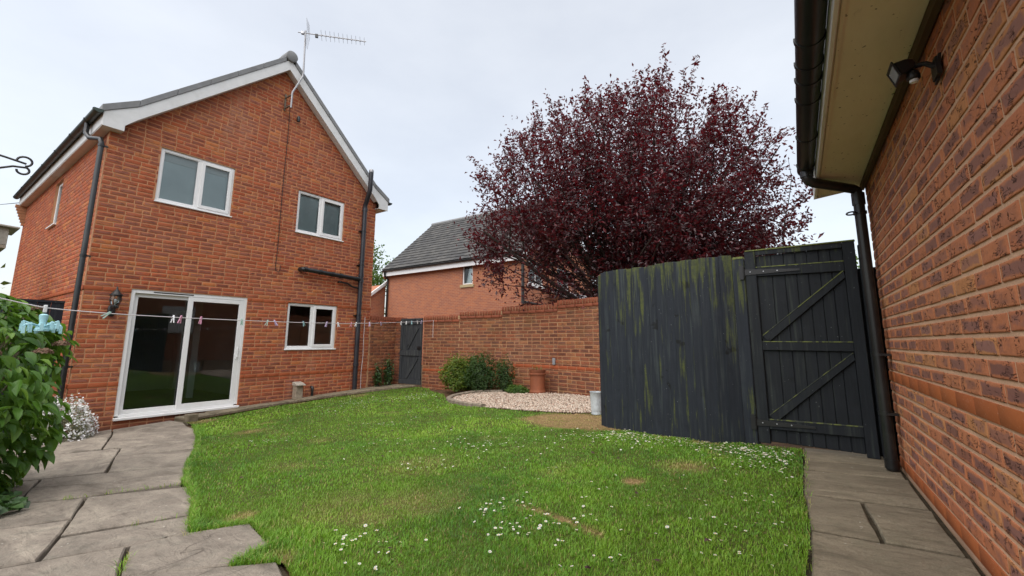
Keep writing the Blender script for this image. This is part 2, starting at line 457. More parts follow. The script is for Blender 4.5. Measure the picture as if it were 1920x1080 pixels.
M['dryflower'] = leaf_mat('dry_flower', [(0.20, 0.11, 0.08), (0.30, 0.20, 0.13), (0.24, 0.14, 0.11), (0.34, 0.25, 0.18)], (0.2, 0.14, 0.1), 0.8, 0.2, 0.15)

# grass: tint = shade of green, dry = how straw coloured
n = NT('grass_blade', 0.5, 0.3)
g_ = n.ramp(n.attr('tint'), [(0.0, (0.040, 0.120, 0.018)), (0.35, (0.096, 0.245, 0.025)), (0.7, (0.180, 0.350, 0.032)), (1.0, (0.29, 0.42, 0.060))])
big = n.noise(0.9, 4, 0.6)
g_ = n.mix(n.ramp(big, [(0.38, 0.0), (0.62, 0.45)]), g_, (0.220, 0.360, 0.032))
g_ = n.mix(n.attr('dry'), g_, (0.42, 0.30, 0.14))
n.color(g_)
tl = n.t.nodes.new('ShaderNodeBsdfTranslucent'); mx = n.t.nodes.new('ShaderNodeMixShader')
tl.inputs[0].default_value = (0.26, 0.46, 0.03, 1); mx.inputs[0].default_value = 0.30
n.t.links.new(n.b.outputs[0], mx.inputs[1]); n.t.links.new(tl.outputs[0], mx.inputs[2]); n.t.links.new(mx.outputs[0], n.out.inputs[0])
M['grass'] = n.m

n = NT('lawn_soil', 0.95, 0.1)
c_ = n.ramp(n.noise(14, 8, 0.7), [(0.3, (0.035, 0.045, 0.012)), (0.55, (0.07, 0.085, 0.02)), (0.75, (0.12, 0.10, 0.04))])
c_ = n.mix(n.attr('dry'), c_, n.ramp(n.noise(45, 6, 0.7), [(0.32, (0.075, 0.045, 0.022)), (0.5, (0.20, 0.13, 0.06)), (0.68, (0.33, 0.23, 0.12))]))
n.color(c_); n.bump(n.noise(60, 5, 0.7), 0.8, 0.01)
M['lawn'] = n.m

def stone_mat(name, ca, cb, cc, lich, cracks=0.30):
    n = NT(name, 0.85, 0.22)
    r = n.objrand()
    off = n.n('ShaderNodeCombineXYZ'); n.put(off.inputs[0], n.math('MULTIPLY', r, 31.0)); n.put(off.inputs[1], n.math('MULTIPLY', r, 17.0))
    ad = n.n('ShaderNodeVectorMath', operation='ADD'); n.put(ad.inputs[0], n.pos()); n.put(ad.inputs[1], off.outputs[0])
    v = ad.outputs[0]
    warp = n.noise(2.2, 7, 0.62, n.map(v, (1.6, 0.7, 1), rot=(0, 0, 0.5)), 1.2)
    col = n.ramp(warp, [(0.30, ca), (0.48, cb), (0.66, cc)])
    col = n.mix(n.math('MULTIPLY', n.math('SUBTRACT', r, 0.2), 0.55, clamp=True), col, tuple(x * 0.72 for x in cb))
    col = n.mix(n.ramp(n.noise(7, 8, 0.75, v, 0.8), [(0.5, 0.0), (0.74, 0.55)]), col, lich)
    col = n.mix(n.ramp(n.noise(16, 7, 0.75, n.map(v, (1.4, 0.9, 1))), [(0.52, 0.0), (0.66, 0.4)]), col, tuple(x * 0.45 for x in ca))
    col = n.mix(n.ramp(n.noise(150, 3, 0.6, v), [(0.4, 0.35), (0.6, 0.0)]), col, tuple(x * 0.5 for x in cb))
    col = n.mix(n.ramp(n.noise(31, 2, 0.5, v), [(0.73, 0.0), (0.76, 0.6)]), col, (0.5, 0.48, 0.42))
    ck = n.math('ABSOLUTE', n.math('SUBTRACT', n.noise(0.8, 3, 0.45, n.map(v, (0.5, 2.6, 1), rot=(0, 0, 0.62)), 0.0), 0.5))
    cr_ = n.math('MULTIPLY', n.ramp(ck, [(0.0, 1.0), (0.0028, 0.0)]), n.ramp(n.noise(1.3, 2, 0.5, v), [(0.55, 0.0), (0.60, 1.0)]))
    col = n.mix(n.math('MULTIPLY', cr_, cracks), col, (0.05, 0.038, 0.028))
    n.color(col)
    h = n.math('ADD', n.math('MULTIPLY', n.noise(5, 7, 0.6, n.map(v, (2, 0.8, 1)), 1.5), 1.0), n.math('MULTIPLY', n.noise(70, 5, 0.7, v), 0.22))
    n.bump(n.math('SUBTRACT', h, n.math('MULTIPLY', cr_, cracks)), 0.9, 0.025)
    return n.m
M['flag'] = stone_mat('riven_sandstone', (0.125, 0.105, 0.084), (0.240, 0.205, 0.168), (0.35, 0.305, 0.245), (0.135, 0.135, 0.110))
M['flagpath'] = stone_mat('worn_path_stone', (0.125, 0.102, 0.070), (0.215, 0.178, 0.124), (0.29, 0.245, 0.170), (0.115, 0.115, 0.070), 0.0)

def fence_mat(name, base, mossc, amt, xdir=(1, 1)):
    n = NT(name, 0.75, 0.3)
    r = n.math('FRACT', n.math('MULTIPLY', n.math('ADD', n.objrand(), 0.13), 9.7))
    off = n.n('ShaderNodeCombineXYZ'); n.put(off.inputs[0], n.math('MULTIPLY', r, 7.0)); n.put(off.inputs[1], n.math('MULTIPLY', r, 3.0))
    ad = n.n('ShaderNodeVectorMath', operation='ADD'); n.put(ad.inputs[0], n.pos()); n.put(ad.inputs[1], off.outputs[0])
    v = ad.outputs[0]
    gr = n.noise(38, 6, 0.65, n.map(v, (1, 1, 0.06)), 0.6)
    col = n.mix(gr, tuple(x * 0.55 for x in base), tuple(x * 1.55 for x in base))
    col = n.mix(n.ramp(n.noise(5, 4, 0.5, n.map(v, (1, 1, 1.1))), [(0.62, 0.0), (0.70, 0.5)]), col, tuple(x * 0.35 for x in base))
    col = n.mix(n.ramp(n.noise(2.5, 6, 0.7, v), [(0.5, 0.0), (0.75, 0.4)]), col, (base[0] * 2.1, base[1] * 2.0, base[2] * 1.9))
    sp = n.n('ShaderNodeSeparateXYZ'); n.put(sp.inputs[0], n.pos())
    # moss runs down from the wet board tops
    top = n.ramp(n.math('MULTIPLY', n.math('ADD', sp.outputs[2], 1.0), 0.5), [(0.0, 0.07), (0.25, 0.03), (0.6, 0.05), (0.92, 0.17)])
    ms = n.math('ADD', n.noise(23, 4, 0.6, n.map(v, (1, 1, 0.07))), n.math('ADD', top, n.math('MULTIPLY', n.math('SUBTRACT', n.noise(1.6, 3, 0.5, v), 0.5), 0.34)))
    mk = n.ramp(ms, [(0.72 - amt, 0.0), (0.80 - amt, 1.0)])
    mk = n.math('MULTIPLY', mk, n.ramp(n.noise(30, 5, 0.7, v), [(0.3, 0.25), (0.6, 0.9)]))
    ws = n.noise(26, 4, 0.6, n.map(v, (1, 1, 0.045)))
    col = n.mix(n.math('MULTIPLY', n.ramp(ws, [(0.52, 0.0), (0.68, 0.55)]), n.ramp(n.noise(1.7, 4, 0.6, v), [(0.4, 0.15), (0.62, 1.0)])), col, (base[0] * 3.2 + 0.022, base[1] * 3.2 + 0.026, base[2] * 2.6 + 0.014))
    kn = n.noise(7, 2, 0.4, n.map(v, (1, 1, 0.9)), 0.5)
    col = n.mix(n.ramp(kn, [(0.70, 0.0), (0.74, 0.8)]), col, (0.004, 0.004, 0.004))
    col = n.mix(n.math('MULTIPLY', mk, 0.85), col, mossc)
    col = n.mix(n.ramp(n.noise(60, 2, 0.5, v), [(0.74, 0.0), (0.77, 0.5)]), col, (0.3, 0.32, 0.33))
    n.color(col)
    n.bump(n.math('ADD', gr, n.math('MULTIPLY', n.noise(6, 3, 0.5, n.map(v, (1, 1, 0.5))), 0.7)), 0.55, 0.006)
    return n.m
M['fence'] = fence_mat('painted_fence_board', (0.0145, 0.0185, 0.0255), (0.085, 0.100, 0.022), 0.085)
M['gate'] = fence_mat('painted_gate_wood', (0.010, 0.0125, 0.016), (0.07, 0.085, 0.02), -0.05)
M['mossy'] = fence_mat('mossy_gate_edge', (0.035, 0.040, 0.034), (0.20, 0.23, 0.05), 0.22)
M['fargate'] = fence_mat('painted_far_gate', (0.034, 0.037, 0.042), (0.07, 0.07, 0.05), -0.06)
M['darkfence'] = fence_mat('dark_side_fence', (0.012, 0.015, 0.022), (0.04, 0.05, 0.03), -0.12)

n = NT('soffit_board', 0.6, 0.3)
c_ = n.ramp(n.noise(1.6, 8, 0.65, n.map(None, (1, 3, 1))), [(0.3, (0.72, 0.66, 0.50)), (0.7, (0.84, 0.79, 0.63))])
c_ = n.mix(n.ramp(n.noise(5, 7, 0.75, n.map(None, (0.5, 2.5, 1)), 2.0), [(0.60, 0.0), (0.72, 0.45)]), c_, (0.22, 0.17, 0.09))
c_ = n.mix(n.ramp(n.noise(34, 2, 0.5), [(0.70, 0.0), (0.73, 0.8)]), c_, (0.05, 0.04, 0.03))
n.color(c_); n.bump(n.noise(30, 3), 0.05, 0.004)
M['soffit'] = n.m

def courses_mat(name):       # distant house walls, bricks too far away to tell apart
    n = NT(name, 0.9, 0.2)
    sp = n.n('ShaderNodeSeparateXYZ'); n.put(sp.inputs[0], n.pos())
    cm = n.n('ShaderNodeCombineXYZ'); n.put(cm.inputs[0], n.math('ADD', sp.outputs[0], sp.outputs[1])); n.put(cm.inputs[1], sp.outputs[2])
    bt = n.n('ShaderNodeTexBrick'); n.put(bt.inputs['Vector'], cm.outputs[0])
    bt.inputs['Scale'].default_value = 1; bt.inputs['Brick Width'].default_value = 0.225; bt.inputs['Row Height'].default_value = 0.075; bt.inputs['Mortar Size'].default_value = 0.007
    bt.inputs['Color1'].default_value = (0.42, 0.150, 0.075, 1); bt.inputs['Color2'].default_value = (0.29, 0.11, 0.075, 1); bt.inputs['Mortar'].default_value = (0.45, 0.26, 0.16, 1)
    col = n.mix(n.ramp(n.noise(3, 6, 0.6), [(0.4, 0.0), (0.7, 0.3)]), bt.outputs['Color'], (0.30, 0.12, 0.075))
    n.color(col); n.bump(bt.outputs['Fac'], -0.4, 0.01)
    return n.m
M['farbrick'] = courses_mat('distant_brickwork')

# ------------------------------------------------------------------ ground
def zg(x, y):
    return -0.87 + (y + 0.4) * (-0.064 + 0.0046 * x)
def zt(x, y):           # the terrain everywhere: levels out beyond the garden
    x = np.clip(x, -2.0, 10.0); y = np.clip(y, -3.0, 10.5)
    return zg(x, y)

xs = np.unique(np.concatenate([[-260, -120, -60, -30, -15, -8], np.arange(-5, 12.01, 0.5), [15, 20, 30, 60, 120, 300]]))
ys = np.unique(np.concatenate([[-260, -120, -60, -30, -15, -8], np.arange(-5, 12.01, 0.5), [15, 20, 30, 60, 120, 300]]))
GX, GY = np.meshgrid(xs, ys, indexing='ij')
V = np.stack([GX.ravel(), GY.ravel(), (zt(GX, GY) - 0.045).ravel()], 1)
ni, nj = GX.shape
I = np.arange(ni * nj).reshape(ni, nj)
F = np.stack([I[:-1, :-1].ravel(), I[1:, :-1].ravel(), I[1:, 1:].ravel(), I[:-1, 1:].ravel()], 1)
tag(link('ground', np_mesh('ground', V, [F], M['soil'])), 'brown bare soil under and around the garden', None, None, 'structure')

LAWN = [(3.02, 8.70), (2.90, 7.95), (2.80, 7.6), (2.44, 6.5), (2.21, 5.9), (1.85, 5.1), (1.56, 4.3), (1.52, 4.1), (1.45, 3.8), (1.29, 3.38), (1.17, 3.04), (1.40, 2.83), (1.30, 2.40),
        (1.10, 2.34), (1.22, 2.18), (1.14, 1.93), (0.95, 1.3), (0.9, 0.13), (2.2, 0.13), (2.73, 0.13), (3.34, 0.18), (3.95, 0.20), (4.57, 0.22), (4.61, 0.6), (4.60, 0.86), (4.67, 1.11),
        (4.74, 1.4), (4.80, 1.7), (4.89, 2.02), (5.02, 2.17), (5.6, 2.35), (5.84, 2.55), (5.70, 2.95), (5.63, 3.6), (5.68, 4.25), (5.76, 4.97), (6.12, 5.72), (6.45, 6.1), (6.9, 6.6), (7.15, 7.2), (7.60, 7.75), (7.72, 8.2),
        (7.5, 8.40), (6.7, 8.62), (5.5, 8.80), (4.9, 8.86), (4.0, 8.78)]
def inpoly(x, y, P):
    x = np.asarray(x); y = np.asarray(y); r = np.zeros(x.shape, bool)
    n_ = len(P)
    for i in range(n_):
        x0, y0 = P[i]; x1, y1 = P[(i + 1) % n_]
        if y0 == y1: continue
        c_ = ((y0 > y) != (y1 > y)) & (x < (x1 - x0) * (y - y0) / (y1 - y0) + x0)
        r ^= c_
    return r
def pdist(x, y, P, closed=True):
    d = np.full(np.shape(x), 1e9)
    n_ = len(P)
    for i in range(n_ if closed else n_ - 1):
        x0, y0 = P[i]; x1, y1 = P[(i + 1) % n_]
        dx, dy = x1 - x0, y1 - y0
        t = np.clip(((x - x0) * dx + (y - y0) * dy) / (dx * dx + dy * dy + 1e-9), 0, 1)
        d = np.minimum(d, np.hypot(x - x0 - t * dx, y - y0 - t * dy))
    return d
def vnoise(x, y, s, seed=0):
    r_ = np.random.default_rng(seed); T = r_.random((64, 64))
    X = x * s + 100; Y = y * s + 100
    i = np.floor(X).astype(int); j = np.floor(Y).astype(int); fx = X - i; fy = Y - j
    fx = fx * fx * (3 - 2 * fx); fy = fy * fy * (3 - 2 * fy)
    g = lambda a, b: T[a % 64, b % 64]
    return (g(i, j) * (1 - fx) + g(i + 1, j) * fx) * (1 - fy) + (g(i, j + 1) * (1 - fx) + g(i + 1, j + 1) * fx) * fy
STRAW = [(5.12, 3.38), (5.50, 3.25), (5.66, 2.95), (5.62, 2.45), (5.10, 2.18), (4.9, 1.85), (4.72, 2.15), (4.74, 2.75)]
ARC = [(2.30, 1.56), (2.27, 1.40), (2.24, 1.25), (2.19, 1.09), (2.15, 0.98)]
def dryness(x, y):
    """straw-coloured, thin places in the lawn"""
    d = np.where(inpoly(x, y, STRAW), 1.0, np.clip(1 - pdist(x, y, STRAW) / 0.16, 0, 1))
    d = np.maximum(d, np.clip(1.2 - pdist(x, y, ARC, False) / 0.035, 0, 1))
    for cx, cy_, r_, k in ((3.10, 1.15, 0.08, 1.0), (3.0, 6.35, 0.20, 0.5), (3.45, 6.9, 0.14, 0.5), (1.40, 3.0, 0.09, 0.9), (2.05, 2.2, 0.30, 0.30), (1.85, 2.65, 0.25, 0.25), (4.2, 0.75, 0.12, 0.8), (4.55, 0.98, 0.14, 0.8),
                         (3.6, 0.95, 0.2, 0.5), (2.75, 2.9, 0.3, 0.3), (4.72, 1.4, 0.12, 0.8), (5.0, 8.75, 0.18, 0.7), (3.15, 8.4, 0.25, 0.7), (6.2, 8.45, 0.25, 0.5), (1.18, 2.2, 0.10, 0.8)):
        d = np.maximum(d, k * np.clip(1.35 - np.hypot(x - cx, (y - cy_)) / r_, 0, 1))
    d = np.maximum(d, 0.30 * np.clip((vnoise(x, y, 2.3, 5) - 0.78) * 4, 0, 1))
    return np.clip(d * (0.55 + 0.75 * vnoise(x, y, 11, 9)), 0, 1)
def lawn_z(x, y):
    return zg(x, y) + 0.006 + 0.018 * (vnoise(x, y, 1.7, 3) - 0.5) + 0.008 * (vnoise(x, y, 6, 4) - 0.5)
gx = np.arange(0.85, 7.81, 0.06); gy = np.arange(0.10, 8.95, 0.06)
GX, GY = np.meshgrid(gx, gy, indexing='ij'); ni, nj = GX.shape
I = np.arange(ni * nj).reshape(ni, nj)
F = np.stack([I[:-1, :-1].ravel(), I[1:, :-1].ravel(), I[1:, 1:].ravel(), I[:-1, 1:].ravel()], 1)
cxm = GX.ravel()[F].mean(1); cym = GY.ravel()[F].mean(1)
F = F[inpoly(cxm, cym, LAWN) & (pdist(cxm, cym, LAWN) > 0.022)]
used, inv = np.unique(F, return_inverse=True)
F = inv.reshape(F.shape)
vx = GX.ravel()[used]; vy = GY.ravel()[used]
lawn = link('lawn', np_mesh('lawn', np.stack([vx, vy, lawn_z(vx, vy)], 1), [F], M['lawn'], {'dry': dryness(vx, vy)}, True))
tag(lawn, 'patchy green back garden lawn with worn straw coloured spots', None, None, 'structure')

DAISY_SPOTS = [  # x, y, spread x, spread y, count
    (4.30, 0.62, 0.22, 0.30, 95), (4.10, 0.45, 0.3, 0.18, 45), (4.45, 1.25, 0.14, 0.40, 70), (4.55, 1.75, 0.16, 0.25, 55), (4.25, 1.55, 0.25, 0.3, 30), (4.35, 2.1, 0.2, 0.25, 28), (3.9, 2.4, 0.25, 0.35, 26),
    (3.6, 2.9, 0.30, 0.35, 34), (3.55, 3.6, 0.5, 0.5, 20), (2.75, 2.75, 0.22, 0.25, 20), (3.7, 0.55, 0.35, 0.25, 22), (2.9, 0.45, 0.30, 0.2, 20), (2.35, 0.42, 0.25, 0.2, 16), (2.2, 1.65, 0.14, 0.12, 24),
    (2.05, 1.35, 0.16, 0.18, 26), (1.95, 1.1, 0.3, 0.3, 16), (2.6, 1.1, 0.4, 0.4, 14), (1.55, 2.1, 0.16, 0.16, 14), (1.45, 1.75, 0.2, 0.25, 14), (2.75, 5.45, 0.16, 0.22, 22), (5.6, 7.4, 0.5, 0.45, 120),
    (4.7, 6.9, 0.35, 0.3, 40), (6.3, 6.6, 0.45, 0.4, 50), (5.2, 5.2, 0.3, 0.3, 22), (6.55, 6.75, 0.3, 0.22, 50), (4.0, 4.9, 0.35, 0.35, 26), (3.2, 1.9, 0.6, 0.6, 18), (1.75, 0.7, 0.3, 0.3, 10), (4.9, 3.9, 0.3, 0.4, 14), (3.1, 3.9, 0.6, 0.6, 10)]
dd = []
for cx, cy_, sx, sy_, k in DAISY_SPOTS:
    if cx > 3.5 and cy_ < 2.2: k = int(k * 1.7)
    if cx < 3.0 and cy_ < 3.0: sx, sy_ = sx * 0.8, sy_ * 0.8
    p = np.stack([cx + rng.normal(0, sx * 0.75, k), cy_ + rng.normal(0, sy_ * 0.75, k)], 1)
    dd.append(p)
DA = np.concatenate(dd)
DA = DA[inpoly(DA[:, 0], DA[:, 1], LAWN) & (pdist(DA[:, 0], DA[:, 1], LAWN) > 0.05)]
DA = DA[np.argsort(np.hypot(DA[:, 0], DA[:, 1]))]

# grass blades, denser where the camera can tell them apart
def sample(n_, r0, r1):
    out = []
    r = np.sqrt(rng.random(n_ ) * (r1 * r1 - r0 * r0) + r0 * r0); a = rng.random(n_) * math.pi * 0.5 * 1.02 - 0.02
    x = r * np.cos(a); y = r * np.sin(a)
    k = inpoly(x, y, LAWN)
    return x[k], y[k]
def blades(x, y, hh, ww, tint, dry, lean=0.6):
    n_ = len(x)
    a = rng.random(n_) * 2 * math.pi
    ux, uy = np.cos(a), np.sin(a)
    bx, by = -uy, ux
    l = lean * (0.35 + rng.random(n_)) * hh
    z = lawn_z(x, y) - 0.004
    V = np.empty((n_, 5, 3), np.float32)
    for k, (fr, hz, wd) in enumerate(((0, 0, -1), (0, 0, 1), (0.35, 0.62, 0.75), (0.35, 0.62, -0.75), (1.0, 1.0, 0))):
        V[:, k, 0] = x + ux * l * fr + bx * ww * wd
        V[:, k, 1] = y + uy * l * fr + by * ww * wd
        V[:, k, 2] = z + hh * hz * (1 - 0.18 * fr)
    i0 = np.arange(n_)[:, None] * 5
    Q = i0 + np.array([[0, 1, 2, 3]]); T = i0 + np.array([[3, 2, 4]])
    return V.reshape(-1, 3), Q, T, np.repeat(tint, 5), np.repeat(dry, 5)
Vs, Qs, Ts, tn, dr, off = [], [], [], [], [], 0
for r0, r1, per, hw in ((0.9, 2.3, 26000, 0.0014), (2.3, 3.6, 14000, 0.0019), (3.6, 5.4, 6500, 0.0027), (5.4, 7.6, 2900, 0.004), (7.6, 11.6, 1500, 0.006)):
    area = math.pi / 4 * 1.02 * (r1 * r1 - r0 * r0)
    x, y = sample(int(per * area), r0, r1)
    dry = dryness(x, y)
    keep = rng.random(len(x)) > dry * 0.66
    x, y, dry = x[keep], y[keep], dry[keep]
    clump = vnoise(x, y, 5.5, 21); clump2 = vnoise(x, y, 1.3, 22)
    hh = 0.012 + 0.017 * clump * (0.5 + clump2) + 0.008 * rng.random(len(x))
    edge = pdist(x, y, LAWN[2:15], False)
    hh += 0.018 * np.clip(1 - edge / 0.22, 0, 1)
    hh *= (1 - 0.45 * dry)
    tint = np.clip(0.42 + 0.75 * (clump2 - 0.5) + 0.5 * (vnoise(x, y, 9, 23) - 0.5) + rng.normal(0, 0.16, len(x)) - 0.22 * np.clip(1 - edge / 0.25, 0, 1), 0, 1)
    dd_ = np.clip(dry * 1.1 + (rng.random(len(x)) < 0.045) * 0.8, 0, 1)
    v, q, t, a, b = blades(x, y, hh, np.full(len(x), hw) * (0.7 + 0.6 * rng.random(len(x))), tint, dd_)
    Vs.append(v); Qs.append(q + off); Ts.append(t + off); tn.append(a); dr.append(b); off += len(v)
EP = np.array(LAWN[1:15]); el_ = np.hypot(*np.diff(EP, axis=0).T); ec_ = np.concatenate([[0], np.cumsum(el_)])
k = 9000
u_ = rng.random(k) * ec_[-1]; x = np.interp(u_, ec_, EP[:, 0]); y = np.interp(u_, ec_, EP[:, 1])
x = x - np.abs(rng.normal(0, 0.014, k)) * rng.choice([-1.0, 1.0, 1.0], k) + 0.02 * (vnoise(x, y, 9, 40) - 0.6); y = y + rng.normal(0, 0.015, k)
v, q, t, a, b = blades(x, y, 0.020 + 0.028 * rng.random(k) * (0.4 + vnoise(x, y, 7, 31)), np.full(k, 0.0019), np.clip(0.35 + rng.normal(0, .2, k), 0, 1), (rng.random(k) < 0.10) * 0.8, 1.0)
Vs.append(v); Qs.append(q + off); Ts.append(t + off); tn.append(a); dr.append(b); off += len(v)
# round daisy leaves and clover under the flowers
k = 9
x = np.repeat(DA[:, 0], k) + rng.normal(0, 0.035, len(DA) * k); y = np.repeat(DA[:, 1], k) + rng.normal(0, 0.035, len(DA) * k)
v, q, t, a, b = blades(x, y, 0.012 + 0.010 * rng.random(len(x)), 0.005 + 0.003 * rng.random(len(x)), 0.05 + 0.25 * rng.random(len(x)), np.zeros(len(x)), 1.5)
Vs.append(v); Qs.append(q + off); Ts.append(t + off); tn.append(a); dr.append(b); off += len(v)
grass = link('grass', np_mesh('grass', np.concatenate(Vs), [np.concatenate(Qs), np.concatenate(Ts)], M['grass'], {'tint': np.concatenate(tn), 'dry': np.concatenate(dr)}))
tag(grass, 'short uneven green grass blades covering the lawn', 'grass', None, 'stuff')

# dead leaves and worm casts dotted over the turf
k = 90
x = rng.uniform(1.3, 7.0, k); y = rng.uniform(0.3, 8.3, k); kk = inpoly(x, y, LAWN); x, y = x[kk], y[kk]
lb = MB()
for a, b in zip(x, y):
    z = float(lawn_z(np.array([a]), np.array([b]))[0]) + 0.026; r_ = rnd.uniform(0.012, 0.024); t0 = rnd.uniform(0, 6.28)
    pts = [(a + r_ * (0.6 + 0.4 * (i % 2)) * math.cos(t0 + i * math.pi / 3), b + r_ * (0.6 + 0.4 * (i % 2)) * math.sin(t0 + i * math.pi / 3), z + rnd.uniform(-0.006, 0.006)) for i in range(6)]
    lb.add(pts + [(a, b, z + 0.006)], [(i, (i + 1) % 6, 6) for i in range(6)])
M['deadleaf'] = simple('dead_leaf', (0.045, 0.022, 0.018), 0.7, 0.3, var=0.4, scale=9, bump=0)
tag(lb.build('fallen_leaves', M['deadleaf']), 'small dark fallen leaves dotted over the lawn', 'leaves', None, 'stuff')
# daisies
def daisy_geo():
    mb = MB()
    mb.m = 0
    mb.tube([(0, 0, 0), (0.002, 0.001, 0.02), (0.001, 0, 0.036)], 0.0012, 4, False)
    mb.m = 1
    k = 11
    for i in range(k):
        a0 = 2 * math.pi * i / k; a1 = a0 + 2 * math.pi / k * 0.86
        mb.add([(0.003 * math.cos(a0), 0.003 * math.sin(a0), 0.036), (0.0125 * math.cos(a0 + .06), 0.0125 * math.sin(a0 + .06), 0.0385), (0.0125 * math.cos(a1 - .06), 0.0125 * math.sin(a1 - .06), 0.0385), (0.003 * math.cos(a1), 0.003 * math.sin(a1), 0.036)], [(0, 1, 2, 3)])
    mb.m = 2
    ring = [(0.0045 * math.cos(2 * math.pi * i / 6), 0.0045 * math.sin(2 * math.pi * i / 6), 0.0375) for i in range(6)] + [(0, 0, 0.041)]
    mb.add(ring, [(i, (i + 1) % 6, 6) for i in range(6)])
    return mb
dg = daisy_geo()
dmesh = dg.mesh('daisy', [M['stem'], M['petal'], M['yolk']])
vis = []
def proj(p):
    q = M_ @ np.asarray(p)
    return (960 + 818.56 * q[0] / q[2], 508.56 + 818.56 * q[1] / q[2]) if q[2] > 0 else (-1e4, -1e4)
nd = 0; rest = MB()
for x, y in DA:
    z = float(lawn_z(np.array([x]), np.array([y]))[0])
    px = proj((x, y, z))
    infr = 5 < px[0] < 1915 and px[1] < 1076
    sc_ = 0.45 + 0.35 * rnd.random()
    T_ = Matrix.Translation((x, y, z - 0.004)) @ Matrix.Rotation(rnd.random() * 6.28, 4, 'Z') @ Matrix.Rotation(R(rnd.uniform(0, 28)), 4, 'X') @ Matrix.Scale(sc_, 4)
    if infr and nd < 300:
        o = link('daisy', dmesh, None, T_)
        tag(o, 'small white daisy with a yellow centre growing in the lawn', 'daisy', 'daisies scattered over the lawn')
        nd += 1
    else:
        n0 = len(rest.v)
        rest.v += [tuple(T_ @ Vector(p)) for p in dg.v]; rest.f += [tuple(n0 + i for i in f) for f in dg.f]; rest.mi += dg.mi
rest.m = 1
tag(rest.build('daisies', [M['stem'], M['petal'], M['yolk']]), 'tiny white daisies speckling the far side of the lawn', 'daisies', None, 'stuff')

# ------------------------------------------------------------------ paving
def slab(poly, parent, name, mat, th=0.05, lift=0.0, gap=0.006, zf=zg, seed=0):
    r_ = random.Random(seed)
    P = np.array(poly, float); cen = P.mean(0)
    # densify and roughen the edges
    pts = []
    for i in range(len(P)):
        a, b = P[i], P[(i + 1) % len(P)]
        L = np.hypot(*(b - a)); k = max(1, int(L / 0.11))
        for j in range(k):
            q = a + (b - a) * j / k
            if j: q = q + np.array([r_.uniform(-1, 1), r_.uniform(-1, 1)]) * 0.004
            pts.append(q)
    pts = np.array(pts)
    n_ = len(pts)
    d = pts - cen; L = np.hypot(d[:, 0], d[:, 1])
    inn = pts - d / L[:, None] * gap
    inn2 = pts - d / L[:, None] * (gap + 0.008)
    tx, ty = r_.uniform(-.006, .006), r_.uniform(-.006, .006); dz = r_.uniform(-.004, .004) + lift
    Z = lambda q: zf(q[0], q[1]) + dz + tx * (q[0] - cen[0]) + ty * (q[1] - cen[1])
    vs = [(q[0], q[1], Z(q) - th) for q in inn] + [(q[0], q[1], Z(q) - 0.007 - r_.uniform(0, 0.003)) for q in inn] + [(q[0], q[1], Z(q)) for q in inn2]
    fs = [(i, (i + 1) % n_, n_ + (i + 1) % n_, n_ + i) for i in range(n_)] + [(n_ + i, n_ + (i + 1) % n_, 2 * n_ + (i + 1) % n_, 2 * n_ + i) for i in range(n_)]
    # orientation: counter-clockwise when seen from above
    A = sum(pts[i][0] * pts[(i + 1) % n_][1] - pts[(i + 1) % n_][0] * pts[i][1] for i in range(n_))
    top = tuple(range(2 * n_, 3 * n_))
    if A < 0: fs = [f[::-1] for f in fs]; top = top[::-1]
    mb = MB(); mb.add(vs, fs + [top])
    return mb.build(name, mat, parent)

def region_sheet(name, poly, mat, dz, zf=zg, parent=None):
    mb = MB(); n_ = len(poly)
    A = sum(poly[i][0] * poly[(i + 1) % n_][1] - poly[(i + 1) % n_][0] * poly[i][1] for i in range(n_))
    f = tuple(range(n_)) if A > 0 else tuple(range(n_))[::-1]
    mb.add([(x, y, zf(x, y) + dz) for x, y in poly], [f])
    return mb.build(name, mat, parent)

